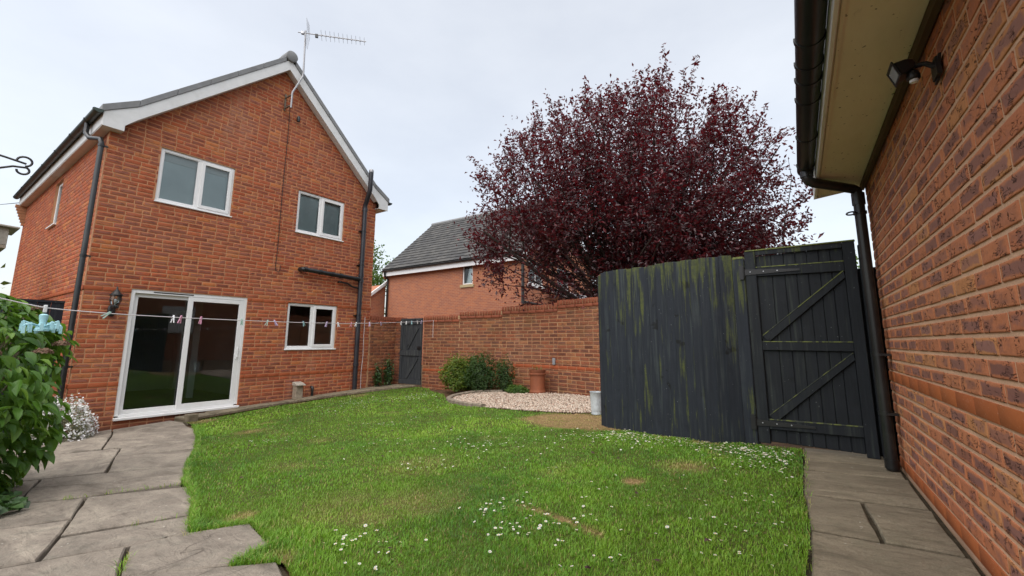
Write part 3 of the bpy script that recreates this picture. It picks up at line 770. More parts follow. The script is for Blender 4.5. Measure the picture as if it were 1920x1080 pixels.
M['oldfrieze'] = simple('dark_frieze_board', (0.10, 0.07, 0.045), 0.8, 0.2)
M['joint'] = simple('sandy_joint', (0.050, 0.040, 0.026), 0.95, 0.1, var=0.5, scale=20, bump=0.8, bscale=90)
patio = region_sheet('patio', [(-1.5, 9.25), (3.02, 9.25), (3.02, 8.6), (2.44, 6.5), (1.56, 4.3), (1.2, 3.0), (1.38, 2.8), (1.2, 2.1), (0.95, 1.3), (0.9, 0.13), (-1.5, 0.13)], M['joint'], -0.028)
tag(patio, None, None, None, 'structure')
PATIO = [
    [(1.20, 9.25), (2.25, 9.25), (2.10, 8.60), (1.70, 7.28), (1.24, 7.60), (1.02, 8.4)],
    [(2.26, 9.25), (3.00, 9.25), (3.00, 8.70), (2.86, 8.10), (2.80, 7.60), (2.42, 6.52), (1.85, 7.09), (1.71, 7.27), (2.11, 8.6)],
    [(0.62, 6.3), (0.9, 7.7), (1.22, 7.58), (1.82, 7.05), (1.34, 5.55), (0.95, 5.9)],
    [(1.83, 7.05), (2.41, 6.47), (2.20, 5.93), (1.635, 6.46)],
    [(1.63, 6.45), (2.19, 5.92), (1.84, 5.1), (1.36, 5.54)],
    [(0.88, 5.50), (0.98, 5.84), (1.36, 5.50), (1.83, 5.06), (1.70, 4.72), (1.27, 5.02)],
    [(0.73, 4.96), (0.872, 5.485), (1.265, 5.01), (1.695, 4.71), (1.54, 4.34), (1.02, 4.70)],
    [(0.22, 5.45), (0.45, 6.3), (0.972, 5.86), (0.724, 4.98)],
    [(0.28, 5.25), (0.71, 4.95), (1.03, 4.64), (0.862, 4.10), (0.42, 4.40), (0.12, 4.62)],
    [(1.04, 4.62), (1.54, 4.16), (1.43, 3.79), (1.27, 3.39), (0.74, 3.71)],
    [(0.10, 4.55), (0.42, 4.39), (0.848, 4.06), (0.728, 3.71), (0.592, 3.35), (0.0, 3.7)],
    [(0.73, 3.68), (1.26, 3.37), (1.15, 3.03), (0.90, 3.13), (0.60, 3.33)],
    [(0.0, 3.66), (0.585, 3.325), (0.892, 3.125), (0.752, 2.71), (0.0, 2.95)],
    [(0.90, 3.11), (1.14, 3.01), (1.38, 2.84), (1.29, 2.42), (1.07, 2.37), (0.76, 2.70)],
    [(0.77, 2.68), (1.06, 2.35), (1.20, 2.18), (1.12, 1.95), (0.75, 1.72), (0.45, 2.0)],
    [(0.0, 2.92), (0.74, 2.69), (0.43, 2.0), (0.0, 2.05)],
    [(0.44, 1.96), (0.74, 1.70), (1.1, 1.9), (0.93, 1.2), (0.45, 1.1)], [(0.0, 2.0), (0.42, 1.96), (0.42, 1.1), (0.0, 1.1)], [(0.0, 1.08), (0.90, 1.08), (0.88, 0.15), (0.0, 0.15)],
    [(-0.9, 1.9), (-0.02, 1.9), (-0.02, 0.15), (-0.9, 0.15)], [(-0.9, 3.6), (-0.02, 3.6), (-0.02, 1.92), (-0.9, 1.92)],
    [(-0.4, 9.25), (1.18, 9.25), (1.0, 8.4), (0.85, 7.75), (-0.4, 7.75)]]
for i, p in enumerate(PATIO):
    slab(p, patio, 'flagstone', M['flag'], 0.05, 0.0, 0.004, seed=i)

path = region_sheet('path', [(4.76, -0.38), (4.76, 0.24), (3.95, 0.21), (3.34, 0.185), (2.73, 0.14), (0.9, 0.14), (-1.5, 0.14), (-1.5, -0.56), (2.0, -0.46), (4.62, -0.37)], M['joint'], -0.026)
tag(path, None, None, None, 'structure')
PATH = [[(4.268, -0.37), (4.268, 0.20), (4.72, 0.22), (4.72, -0.37)], [(3.968, -0.37), (3.962, 0.20), (4.252, 0.20), (4.252, -0.37)],
        [(3.336, -0.39), (3.358, 0.18), (3.942, 0.20), (3.948, -0.38)], [(2.734, -0.135), (2.742, 0.13), (3.336, 0.175), (3.312, -0.095)], [(2.712, -0.41), (2.734, -0.150), (3.310, -0.108), (3.314, -0.395)],
        [(1.958, -0.44), (1.958, 0.12), (2.718, 0.13), (2.688, -0.42)], [(1.308, -0.47), (1.308, 0.12), (1.936, 0.12), (1.936, -0.445)], [(0.6, -0.49), (0.6, 0.12), (1.288, 0.12), (1.288, -0.47)],
        [(0.0, -0.51), (0.0, 0.12), (0.585, 0.12), (0.585, -0.49)], [(-0.8, -0.54), (-0.8, 0.12), (-0.015, 0.12), (-0.015, -0.515)]]
for i, p in enumerate(PATH):
    slab(p, path, 'paving_slab', M['flagpath'], 0.05, 0.0, 0.0065, seed=50 + i)

# raised stone edging along the foot of the house
edging = region_sheet('edging', [(3.05, 8.62), (3.05, 9.25), (7.0, 9.25), (7.74, 9.2), (7.76, 8.2), (7.5, 8.38), (6.7, 8.60), (5.5, 8.78), (4.9, 8.84), (4.0, 8.76)], M['soil'], 0.02)
tag(edging, None, None, None, 'structure')
xe = [3.05, 3.5, 4.05, 4.5, 5.05, 5.6, 6.1, 6.65, 7.15, 7.72]
fe = [8.62, 8.72, 8.80, 8.86, 8.87, 8.83, 8.77, 8.65, 8.52, 8.32]
for i in range(len(xe) - 1):
    q = 9.24
    slab([(xe[i], fe[i] + 0.0), (xe[i + 1] - 0.01, fe[i + 1]), (xe[i + 1] - 0.01, q), (xe[i], q)], edging, 'edging_stone', M['flagpath'], 0.08, 0.055 + 0.01 * rnd.random(), 0.012, seed=80 + i)
rk = slab([(3.0, 8.5), (3.16, 8.52), (3.14, 8.72), (3.02, 8.74)], None, 'rock', M['flagpath'], 0.16, 0.12, 0.01, seed=99)
tag(rk, 'small dark rock standing on end where the raised edging meets the patio', 'rock')

# ------------------------------------------------------------------ gravel bed
GRAVEL = [(6.13, 5.72), (6.5, 5.97), (6.89, 6.04), (7.3, 5.94), (7.55, 5.35), (7.68, 4.6), (7.62, 3.9), (7.42, 3.4), (7.1, 2.85), (6.5, 2.45), (5.9, 2.5), (5.72, 2.93), (5.65, 3.6), (5.70, 4.25), (5.78, 4.95)]
gb = region_sheet('gravel_bed', GRAVEL, M['soil'], 0.004)
tag(gb, None, None, None, 'structure')
n = NT('gravel_stone', 0.8, 0.3)
n.color(n.ramp(n.attr('tint'), [(0.0, (0.16, 0.11, 0.08)), (0.25, (0.34, 0.26, 0.20)), (0.6, (0.46, 0.37, 0.29)), (0.88, (0.56, 0.49, 0.41)), (1.0, (0.34, 0.18, 0.12))]))
M['gravel'] = n.m
k = 17000
x = rng.uniform(5.6, 7.8, k); y = rng.uniform(2.4, 6.1, k)
m_ = inpoly(x, y, GRAVEL); x, y = x[m_], y[m_]; k = len(x)
OCT = np.array([(1, 0, 0), (0, 1, 0), (-1, 0, 0), (0, -1, 0), (0.1, 0.1, 0.7), (0, 0, -0.7)])
s_ = (0.010 + 0.011 * rng.random(k))
a = rng.random(k) * 6.28
ca_, sa_ = np.cos(a), np.sin(a)
L_ = OCT[None] * (0.7 + 0.6 * rng.random((k, 6, 1))) * s_[:, None, None]
V = np.empty((k, 6, 3)); V[:, :, 0] = x[:, None] + L_[:, :, 0] * ca_[:, None] - L_[:, :, 1] * sa_[:, None]; V[:, :, 1] = y[:, None] + L_[:, :, 0] * sa_[:, None] + L_[:, :, 1] * ca_[:, None]
V[:, :, 2] = zg(x, y)[:, None] + 0.012 + 0.012 * rng.random(k)[:, None] + L_[:, :, 2]
T = (np.arange(k)[:, None, None] * 6 + np.array([(0, 1, 4), (1, 2, 4), (2, 3, 4), (3, 0, 4), (1, 0, 5), (2, 1, 5), (3, 2, 5), (0, 3, 5)])[None]).reshape(-1, 3)
gv = link('gravel', np_mesh('gravel', V.reshape(-1, 3), [T], M['gravel'], {'tint': np.repeat(rng.random(k), 6)}))
tag(gv, 'pale pinkish gravel filling the round bed by the wall', 'gravel', None, 'stuff')
# kerb around its left and back
kp = [(5.74, 4.6), (5.84, 5.08), (6.14, 5.72), (6.5, 5.99), (6.89, 6.07), (7.3, 5.97), (7.52, 5.5)]
def smooth_path(P, k=8):
    P = [np.array(p, float) for p in P]; Q = [2 * P[0] - P[1]] + P + [2 * P[-1] - P[-2]]; o = []
    for i in range(1, len(Q) - 2):
        for j in range(k):
            t = j / k; a, b, c_, d = Q[i - 1:i + 3]
            o.append(.5 * ((2 * b) + (-a + c_) * t + (2 * a - 5 * b + 4 * c_ - d) * t * t + (-a + 3 * b - 3 * c_ + d) * t ** 3))
    o.append(P[-1]); return np.array(o)
kq = smooth_path(kp, 6)
kerb = empty('kerb_edging', (5.84, 5.08, zg(5.84, 5.08)), 'curved low concrete edging round the left side of the gravel bed', 'edging')
for i in range(0, len(kq) - 3, 3):
    seg = kq[i:i + 4]
    mb = MB(); vs = []
    for j, p in enumerate(seg):
        t = seg[min(j + 1, 3)] - seg[max(j - 1, 0)]; t = t / np.hypot(*t); nrm = np.array([-t[1], t[0]])
        if j == 3: p = p - t * 0.012
        z = zg(p[0], p[1])
        for s2, zz in ((-0.045, -0.04), (-0.045, 0.05), (-0.03, 0.062), (0.03, 0.062), (0.045, 0.05), (0.045, -0.04)):
            q = p + nrm * s2; vs.append((q[0], q[1], z + zz))
    fs = [(j * 6 + a, j * 6 + (a + 1) % 6, (j + 1) * 6 + (a + 1) % 6, (j + 1) * 6 + a) for j in range(3) for a in range(6)] + [(5, 4, 3, 2, 1, 0), (18, 19, 20, 21, 22, 23)]
    mb.add(vs, fs); mb.build('kerb_stone', M['kerb'], kerb)

# ------------------------------------------------------------------ brickwork
def subtract(rects, holes):
    for hx0, hx1, hz0, hz1 in holes:
        out = []
        for a, b, c_, d in rects:
            if b <= hx0 or a >= hx1 or d <= hz0 or c_ >= hz1: out.append((a, b, c_, d)); continue
            if a < hx0: out.append((a, hx0 - 0.001, c_, d))
            if b > hx1: out.append((hx1 + 0.001, b, c_, d))
            m0, m1 = max(a, hx0), min(b, hx1)
            if c_ < hz0 - 0.012: out.append((m0, m1, c_, hz0 - 0.001))
            if d > hz1 + 0.012: out.append((m0, m1, hz1 + 0.001, d))
        rects = [r_ for r_ in out if r_[1] - r_[0] > 0.02 and r_[3] - r_[2] > 0.012]
    return rects
def courses(u0, u1, z0, z1, zref, holes=(), clip=None, skip=(), L=0.225, H=0.075, J=0.010, bond='stretcher', seed=0, jit=0.0):
    r_ = random.Random(seed); out = []
    k = math.floor((z0 - zref) / H + 1e-6)
    while zref + k * H < z1 - 0.01:
        if k in skip: k += 1; continue
        a, b = zref + k * H + J / 2, zref + (k + 1) * H - J / 2
        off = (k % 2) * L / 2 + (r_.uniform(-0.012, 0.012))
        u = u0 - L + (off % L)
        row = []
        while u < u1:
            ln = L
            if bond == 'mixed' and r_.random() < 0.16: ln = L / 2
            x0, x1 = max(u + J / 2, u0), min(u + ln - J / 2, u1)
            if x1 - x0 > 0.025: row.append((x0 + r_.uniform(-jit, jit), x1 + r_.uniform(-jit, jit), max(a, z0) + r_.uniform(-jit, jit), min(b, z1) + r_.uniform(-jit, jit)))
            u += ln
        if clip: row = [q for q in (clip(*q) for q in row) if q]
        out += [q for q in row if q[3] - q[2] > 0.02]
        k += 1
    return subtract(out, holes)

def brick_grid(w_, h_, nx, ny, depth, ch, r_, amp):
    us = [0, ch] + [ch + (w_ - 2 * ch) * i / (nx - 3) for i in range(1, nx - 3)] + [w_ - ch, w_]
    zs = [0, ch] + [ch + (h_ - 2 * ch) * i / (ny - 3) for i in range(1, ny - 3)] + [h_ - ch, h_]
    vs = []; uv = []
    tl = r_.uniform(-1, 1) * amp * 0.6; tm = r_.uniform(-1, 1) * amp * 0.6
    for j, z in enumerate(zs):
        for i, u in enumerate(us):
            e = i in (0, nx - 1) or j in (0, ny - 1)
            d = depth * (0.72 if e else 1.0) + (0 if e else r_.uniform(-1, 1) * amp + tl * (u / w_ - .5) + tm * (z / h_ - .5))
            ju = r_.uniform(-1, 1) * amp * 0.5; jz = r_.uniform(-1, 1) * amp * 0.5
            vs.append((u + ju, z + jz, d)); uv.append((u / w_, z / h_, 0))
    fs = [(j * nx + i, j * nx + i + 1, (j + 1) * nx + i + 1, (j + 1) * nx + i) for j in range(ny - 1) for i in range(nx - 1)]
    ring = [(0, i) for i in range(nx)] + [(j, nx - 1) for j in range(1, ny)] + [(ny - 1, i) for i in range(nx - 2, -1, -1)] + [(j, 0) for j in range(ny - 2, 0, -1)]
    n0 = len(vs)
    for j, i in ring:
        v = vs[j * nx + i]; vs.append((v[0], v[1], -0.006)); uv.append(uv[j * nx + i])
    n_ = len(ring)
    for q in range(n_):
        a = ring[q][0] * nx + ring[q][1]; b = ring[(q + 1) % n_][0] * nx + ring[(q + 1) % n_][1]
        fs.append((n0 + q, n0 + (q + 1) % n_, b, a))
    return vs, uv, fs

def lay(parent, rects, frame, mat, n_ind, name='brick', stuffname='bricks', nx=4, ny=4, depth=0.009, ch=0.006, amp=0.0015, seed=0, L=0.215, H=0.065, nvar=12):
    """frame(u) -> origin (x,y), tangent (x,y), normal (x,y) at arc length u"""
    r_ = random.Random(seed)
    def size(q):
        o_, t_, n_ = frame((q[0] + q[1]) / 2); z = (q[2] + q[3]) / 2
        d = math.sqrt(o_[0] ** 2 + o_[1] ** 2 + z * z); px = proj((o_[0], o_[1], z))
        vis_ = -40 < px[0] < 1960 and -40 < px[1] < 1120
        fac = abs(o_[0] * n_[0] + o_[1] * n_[1]) / d
        return (q[1] - q[0]) * (q[3] - q[2]) * fac / d ** 2 * (1 if vis_ else 1e-6)
    order = sorted(rects, key=size, reverse=True)
    variants = []
    def local_mesh(w_, h_):
        vs, uv, fs = brick_grid(w_, h_, nx, ny, depth, ch, r_, amp)
        vs = [(v[0] - w_ / 2, -v[2], v[1] - h_ / 2) for v in vs]     # x along the wall, -y outwards
        return np_mesh(name, np.array(vs), [np.array(fs)], mat, {'tint': np.zeros(len(vs)), 'buv': np.array(uv)})
    for i in range(nvar if n_ind else 0): variants.append(local_mesh(L, H))
    for q in order[:n_ind]:
        w_, h_ = q[1] - q[0], q[3] - q[2]
        full = abs(w_ - L) < 0.009 and abs(h_ - H) < 0.006
        me = r_.choice(variants) if full else local_mesh(w_, h_)
        o_, t_, n_ = frame((q[0] + q[1]) / 2)
        m = Matrix(((t_[0], -n_[0], 0, o_[0]), (t_[1], -n_[1], 0, o_[1]), (0, 0, 1, (q[2] + q[3]) / 2), (0, 0, 0, 1)))
        sx = w_ / L if full else 1
        link(name, me, parent, m)
    if len(order) > n_ind:
        V, U, F, T = [], [], [], []; n0 = 0
        for q in order[n_ind:]:
            w_, h_ = q[1] - q[0], q[3] - q[2]
            vs, uv, fs = brick_grid(w_, h_, 4, 4, depth, ch, r_, amp)
            t = r_.random()
            for v in vs:
                o_, t_, n_ = frame(q[0] + v[0]) 
                V.append((o_[0] + n_[0] * v[2], o_[1] + n_[1] * v[2], q[2] + v[1])); T.append(t)
            U += uv; F += [tuple(n0 + i for i in f) for f in fs]; n0 += len(vs)
        me = np_mesh(stuffname, np.array(V), [np.array(F)], mat, {'tint': np.array(T), 'buv': np.array(U)})
        o = link(stuffname, me, parent); o['kind'] = 'stuff'

def flat_frame(o, t, n_):
    return lambda u: ((o[0] + t[0] * u, o[1] + t[1] * u), t, n_)

def wall_cells(mb, u0, u1, z0, z1, holes, T, th):
    """solid wall with openings: boxes that butt end to end"""
    us = sorted({u0, u1} | {h[0] for h in holes} | {h[1] for h in holes}); zs = sorted({z0, z1} | {h[2] for h in holes} | {h[3] for h in holes})
    us = [u for u in us if u0 <= u <= u1]; zs = [z for z in zs if z0 <= z <= z1]
    for i in range(len(us) - 1):
        z = None
        for j in range(len(zs) - 1):
            cu, cz = (us[i] + us[i + 1]) / 2, (zs[j] + zs[j + 1]) / 2
            hole = any(h[0] < cu < h[1] and h[2] < cz < h[3] for h in holes)
            if not hole and z is None: z = zs[j]
            if (hole or j == len(zs) - 2) and z is not None:
                top = zs[j] if hole else zs[j + 1]
                mb.box(us[i], us[i + 1], 0, -th, z, top, T); z = None

# ================================================================== THE HOUSE
HX0, HX1, HY0, HY1 = 1.69, 6.99, 9.29, 16.62
house = empty('brick_house', (HX0, HY0, -1.35), 'red brick house with a steep gable, white patio doors and a roof aerial', 'house')
HOLES = [(2.26, 4.068, -1.251, 0.842), (2.392, 3.596, 2.384, 3.388), (4.905, 6.072, 2.364, 3.345), (4.885, 6.055, -0.193, 0.815)]
ZR = -0.728                                   # underside of the plinth band
RC, RS = 4.39, 0.94                           # roof centre line (x) and slope
def roof_under(x):                            # height of the bargeboard's lower edge
    return 5.93 - RS * abs(x - RC)
gw = MB()
Tg = lambda u, v, z: (u, HY0 + 0.008 - v, z)
wall_cells(gw, HX0, HX1, -1.75, 3.44, HOLES, Tg, 0.12)
gw.prism([(HX0, 3.44), (HX1, 3.44), (RC, 6.02)], HY0 + 0.008, HY0 + 0.128, lambda p, q, d: (p, d, q))
gable = gw.build('gable_wall', M['mortar_house'], house)
def clip_gable(a, b, c_, d):
    m = (a + b) / 2
    if (c_ + d) / 2 > roof_under(m) + 0.12: return None
    return (a, b, c_, d)
SKB = {0, 20}                                 # the two projecting bands
rc = courses(HX0, HX1, -1.5, 6.0, ZR, HOLES, clip_gable, SKB, seed=1, jit=0.0012, bond='mixed', J=0.0165)
lay(gable, rc, flat_frame((0, HY0 + 0.008), (1, 0), (0, -1)), M['brick_house'], 300, seed=2, amp=0.0010, depth=0.0042, ch=0.003, L=0.2085, H=0.0585)
rb = courses(HX0 - 0.008, HX1 + 0.008, ZR, ZR + 0.075, ZR, HOLES, seed=3) + courses(HX0 - 0.008, HX1 + 0.008, ZR + 1.5, ZR + 1.575, ZR, HOLES, seed=4)
lay(gable, rb, flat_frame((0, HY0 + 0.002), (1, 0), (0, -1)), M['band'], len(rb), 'band_brick', seed=5, depth=0.003, ch=0.0012, amp=0.0001, nvar=3)
rb = courses(2.26, 4.068, -1.40, -1.262, -1.40, [], seed=6)
# side wall (x = HX0)
SH = [(3.02, 3.72, 2.30, 3.28)]
sw = MB()
Ts = lambda u, v, z: (HX0 + 0.008 - v, HY0 + 0.13 + u, z)
wall_cells(sw, 0.0, HY1 - HY0 - 0.13, -1.75, 3.46, SH, Ts, 0.12)
side = sw.build('side_wall', M['mortar_house'], house)
rs = courses(-0.118, HY1 - HY0 - 0.13, -1.5, 3.44, ZR, SH, None, {0, 20}, seed=8, jit=0.0012, J=0.0165)
lay(side, rs, lambda u: ((HX0 + 0.006, HY0 + 0.13 + u), (0, -1), (-1, 0)) if False else ((HX0 + 0.006, HY0 + 0.13 + u), (0, 1), (-1, 0)), M['brick_house'], 0, seed=9, amp=0.0012, depth=0.0035, ch=0.003)
rb = courses(-0.13, HY1 - HY0 - 0.13, ZR, ZR + 0.075, ZR, SH, seed=3) + courses(-0.13, HY1 - HY0 - 0.13, ZR + 1.5, ZR + 1.575, ZR, SH, seed=4)
lay(side, rb, lambda u: ((HX0 - 0.004, HY0 + 0.13 + u), (0, 1), (-1, 0)), M['band'], 0, 'band_brick', 'band_bricks', seed=5, depth=0.010, ch=0.003, amp=0.0004)
o = MB().box(HX1 - 0.13, HX1 - 0.003, HY0 + 0.13, HY1, -1.75, 3.46).build('far_side_wall', M['mortar_house'], house)
bw = MB(); bw.prism([(HX0, -1.75), (HX1, -1.75), (HX1, 3.44), (RC, 6.02), (HX0, 3.44)], HY1, HY1 + 0.1, lambda p, q, d: (p, d, q)); bw.build('back_wall', M['farbrick'], house)

# windows
def bars(mb, x0, x1, z0, z1, w_, y0, y1):
    mb.box(x0, x0 + w_, y0, y1, z0, z1); mb.box(x1 - w_, x1, y0, y1, z0, z1)
    mb.box(x0 + w_, x1 - w_, y0, y1, z1 - w_, z1); mb.box(x0 + w_, x1 - w_, y0, y1, z0, z0 + w_)
def window(x0, x1, z0, z1, split, blind=0.0, pane_sheet=False):
    yf = HY0 + 0.030
    f = MB(); bars(f, x0, x1, z0 + 0.022, z1, 0.052, yf, yf + 0.07)
    xm = x0 + (x1 - x0) * split
    f.box(xm - 0.03, xm + 0.03, yf + 0.001, yf + 0.069, z0 + 0.074, z1 - 0.052)
    win = f.build('window', M['upvc'], house, bevel=0.004)
    s_ = MB(); bars(s_, xm + 0.022, x1 - 0.036, z0 + 0.062, z1 - 0.040, 0.058, yf - 0.016, yf + 0.04); s_.build('sash', M['upvc'], win, bevel=0.005)
    b_ = MB(); bars(b_, x0 + 0.052, xm - 0.03, z0 + 0.074, z1 - 0.052, 0.013, yf + 0.008, yf + 0.03); b_.build('bead', M['upvc'], win, bevel=0.003)
    MB().box(x0 + 0.065, xm - 0.043, yf + 0.024, yf + 0.029, z0 + 0.087, z1 - 0.065).build('pane', M['glass'], win)
    MB().box(xm + 0.080, x1 - 0.094, yf + 0.010, yf + 0.015, z0 + 0.12, z1 - 0.098).build('pane', M['glass'], win)
    MB().box(x0 - 0.012, x1 + 0.022, HY0 - 0.022, yf + 0.06, z0, z0 + 0.0215).build('sill', M['upvc'], win, bevel=0.004)
    if pane_sheet:  # added sheet that brightens the panes in place of a lit ceiling
        MB().box(x0 + 0.03, x1 - 0.03, yf + 0.082, yf + 0.086, z0 + 0.03, z1 - 0.03).build('pane_light_sheet', M['pane_light'], win)
    if blind:
        MB().box(x0 + 0.05, x1 - 0.05, yf + 0.072, yf + 0.079, z1 - 0.05 - blind, z1 - 0.02).build('blind', M['blind'], win)
    return win
window(*HOLES[1], 0.515, 0.15, True)
window(*HOLES[2], 0.485, 0.0, True)
window(*HOLES[3], 0.495, 0.0)
# side window
f = MB()
def side_bars(mb, a, b, c_, d, w_, x0, x1):
    mb.box(x0, x1, a, a + w_, c_, d); mb.box(x0, x1, b - w_, b, c_, d); mb.box(x0, x1, a + w_, b - w_, c_, c_ + w_); mb.box(x0, x1, a + w_, b - w_, d - w_, d)
a, b = HY0 + 0.13 + SH[0][0], HY0 + 0.13 + SH[0][1]
side_bars(f, a, b, SH[0][2] + 0.022, SH[0][3], 0.06, HX0 + 0.05, HX0 + 0.11)
win = f.build('window', M['upvc'], house, bevel=0.004)
MB().box(HX0 + 0.075, HX0 + 0.081, a + 0.06, b - 0.06, SH[0][2] + 0.082, SH[0][3] - 0.06).build('pane', M['glass'], win)
MB().box(HX0 - 0.04, HX0 + 0.1, a - 0.02, b + 0.02, SH[0][2] - 0.01, SH[0][2] + 0.0215).build('sill', M['upvc'], win, bevel=0.004)

# sliding patio doors
x0, x1, z0, z1 = HOLES[0]
yf = HY0 + 0.020
f = MB(); f.box(x0, x0 + 0.055, yf, yf + 0.10, z0 + 0.05, z1); f.box(x1 - 0.055, x1, yf, yf + 0.10, z0 + 0.05, z1)
f.box(x0 + 0.055, x1 - 0.055, yf, yf + 0.10, z1 - 0.062, z1); f.box(x0 + 0.055, x1 - 0.055, yf + 0.004, yf + 0.10, z0 + 0.03, z0 + 0.07)
door = f.build('patio_door', M['upvc'], house, bevel=0.004)
MB().box(x0 - 0.01, x1 + 0.015, HY0 - 0.055, yf + 0.09, z0 - 0.012, z0 + 0.0285).build('sill', M['upvc'], door, bevel=0.005)
xm = 3.128
l = MB(); bars(l, x0 + 0.056, xm + 0.045, z0 + 0.071, z1 - 0.063, 0.062, yf + 0.052, yf + 0.096); l.build('fixed_panel', M['upvc'], door, bevel=0.004)
r = MB(); bars(r, xm - 0.045, x1 - 0.056, z0 + 0.071, z1 - 0.063, 0.078, yf + 0.004, yf + 0.048); r.build('sliding_panel', M['upvc'], door, bevel=0.004)
MB().box(x0 + 0.118, xm - 0.017, yf + 0.070, yf + 0.076, z0 + 0.133, z1 - 0.125).build('pane', M['glass'], door)
MB().box(xm + 0.033, x1 - 0.134, yf + 0.024, yf + 0.030, z0 + 0.149, z1 - 0.141).build('pane', M['glass'], door)
g = MB(); g.box(x1 - 0.108, x1 - 0.080, yf - 0.004, yf + 0.004, z0 + 0.90, z0 + 1.14); g.box(x1 - 0.100, x1 - 0.088, yf - 0.035, yf - 0.020, z0 + 0.93, z0 + 1.11)
g.box(x1 - 0.100, x1 - 0.088, yf - 0.022, yf - 0.003, z0 + 0.93, z0 + 0.95); g.box(x1 - 0.100, x1 - 0.088, yf - 0.022, yf - 0.003, z0 + 1.09, z0 + 1.11)
g.build('handle', M['upvc'], door, bevel=0.003)
MB().box(x0 + 0.30, x1 - 0.92, yf - 0.003, yf - 0.0005, z1 - 0.040, z1 - 0.022).build('trickle_vent', M['black'], door)

# rooms behind the glass
def room(x0, x1, y0, y1, z0, z1, wall, floor, name='room'):
    mb = MB()
    v = [(x, y, z) for z in (z0, z1) for y in (y0, y1) for x in (x0, x1)]
    mb.m = 1; mb.add(v, [(0, 1, 3, 2)]); mb.m = 0
    mb.add(v, [(4, 6, 7, 5), (2, 3, 7, 6), (0, 2, 6, 4), (1, 5, 7, 3)]); mb.m = 1
    return mb.build(name, [wall, floor], house)
room(1.84, 4.45, 9.43, 13.0, 1.25, 3.42, M['room_up'], M['roomdark'])
room(4.50, 6.84, 9.43, 12.2, 1.25, 3.42, M['room_up'], M['roomdark'])
lr = room(1.84, 4.62, 9.43, 13.6, -1.20, 1.15, M['room'], M['roomdark'], 'living_room')
MB().box(3.80, 3.92, 11.0, 11.12, -1.195, 1.14).build('pillar', M['room'], lr)
MB().box(4.28, 4.60, 13.3, 13.55, -1.195, 0.75).build('cupboard', M['upvc'], lr)
room(4.66, 6.84, 9.43, 12.2, -1.20, 1.15, M['room'], M['roomdark'], 'kitchen')
MB().box(1.82, 6.86, 9.425, 9.428, 1.16, 1.24).build('floor_edge', M['roomdark'], house)

# roof
def rz(x, lift=0.0):                          # top of the roof with the flatter kick at the eaves
    d = abs(x - RC)
    return (6.255 - RS * d if d < 2.42 else 6.255 - RS * 2.42 - 0.62 * (d - 2.42)) + lift
prof = [RC - 2.86, RC - 2.42, RC, RC + 2.42, RC + 2.86]
rf = MB()
top = [(x, rz(x)) for x in prof]; bot = [(x, rz(x, -0.06)) for x in prof[::-1]]
rf.prism(top + bot, 9.17, HY1 + 0.15, lambda p, q, d: (p, d, q))
roof = rf.build('roof', M['tilegrey'], house)
# verge trims: short plastic units along the rake
for sgn in (-1, 1):
    dist = [0.10, 0.55, 1.0, 1.45, 1.93, 2.42, 2.875]
    for i in range(6):
        a, b = RC + sgn * dist[i], RC + sgn * (dist[i + 1] - 0.006)
        q = [(a, rz(a, 0.040)), (b, rz(b, 0.040)), (b, rz(b, -0.080)), (a, rz(a, -0.080))]
        mb = MB(); mb.prism(q, 9.105, 9.30, lambda p, q_, d: (p, d, q_)); mb.build('verge_unit', M['verge'], roof, bevel=0.004)
mb = MB()
T2 = lambda x, y, z: (RC + x, 9.06 + z, 6.235 + y)
mb.lathe([(0.0001, 0.0), (0.105, 0.0), (0.125, 0.012), (0.125, 0.30)], (0, 0, 0), 20, T2); mb.build('ridge_cap', M['verge'], roof, True)
mb = MB(); mb.lathe([(0.12, 0.31), (0.12, 7.6)], (0, 0, 0), 14, T2); mb.build('ridge', M['verge'], roof, True)
# bargeboards
for sgn in (-1, 1):
    q = [(RC, rz(RC, -0.082)), (RC + sgn * 2.42, rz(RC + 2.42, -0.082)), (RC + sgn * 2.84, rz(RC + 2.84, -0.082)), (RC + sgn * 2.84, 3.40), (RC + sgn * 2.56, 3.40), (RC + sgn * 2.56, 3.50), (RC + sgn * 2.42, roof_under(RC + 2.42)), (RC, roof_under(RC))]
    mb = MB(); mb.prism(q if sgn > 0 else q[::-1], 9.12, 9.145, lambda p, q_, d: (p, d, q_)); mb.build('bargeboard', M['barge'], roof, bevel=0.003)
    xa, xb = sorted((RC + sgn * 2.56, RC + sgn * 2.83))
    MB().box(xa, xb, 9.15, HY1 + 0.1, 3.405, 3.42).build('soffit', M['barge'], roof)
    xa, xb = sorted((RC + sgn * 2.815, RC + sgn * 2.838))
    MB().box(xa, xb, 9.15, HY1 + 0.1, 3.421, 3.66).build('fascia', M['barge'], roof)
mb = MB(); mb.prism([(RC, 5.97), (RC + 2.5, 5.97 - RS * 2.5), (RC + 2.5, 5.93 - RS * 2.5), (RC, 5.93), (RC - 2.5, 5.93 - RS * 2.5), (RC - 2.5, 5.97 - RS * 2.5)], 9.146, 9.285, lambda p, q_, d: (p, d, q_)); mb.build('verge_soffit', M['barge'], roof)
def half_gutter(mb, path, r, T, seg=10):
    # path: list of stations; T(station, across, up)
    n_ = seg + 1; vs = []
    for st in path:
        for j in range(n_):
            a = math.pi * j / seg; vs.append(T(st, -r * math.cos(a), -r * math.sin(a)))
        for j in range(n_ - 1, -1, -1):
            a = math.pi * j / seg; vs.append(T(st, -(r - 0.006) * math.cos(a), -(r - 0.006) * math.sin(a)))
    k = 2 * n_; fs = []
    for i in range(len(path) - 1):
        for j in range(k): fs.append((i * k + j, i * k + (j + 1) % k, (i + 1) * k + (j + 1) % k, (i + 1) * k + j))
    # stop ends
    fs.append(tuple(range(0, n_))); fs.append(tuple((len(path) - 1) * k + j for j in range(n_))[::-1])
    mb.add(vs, fs)
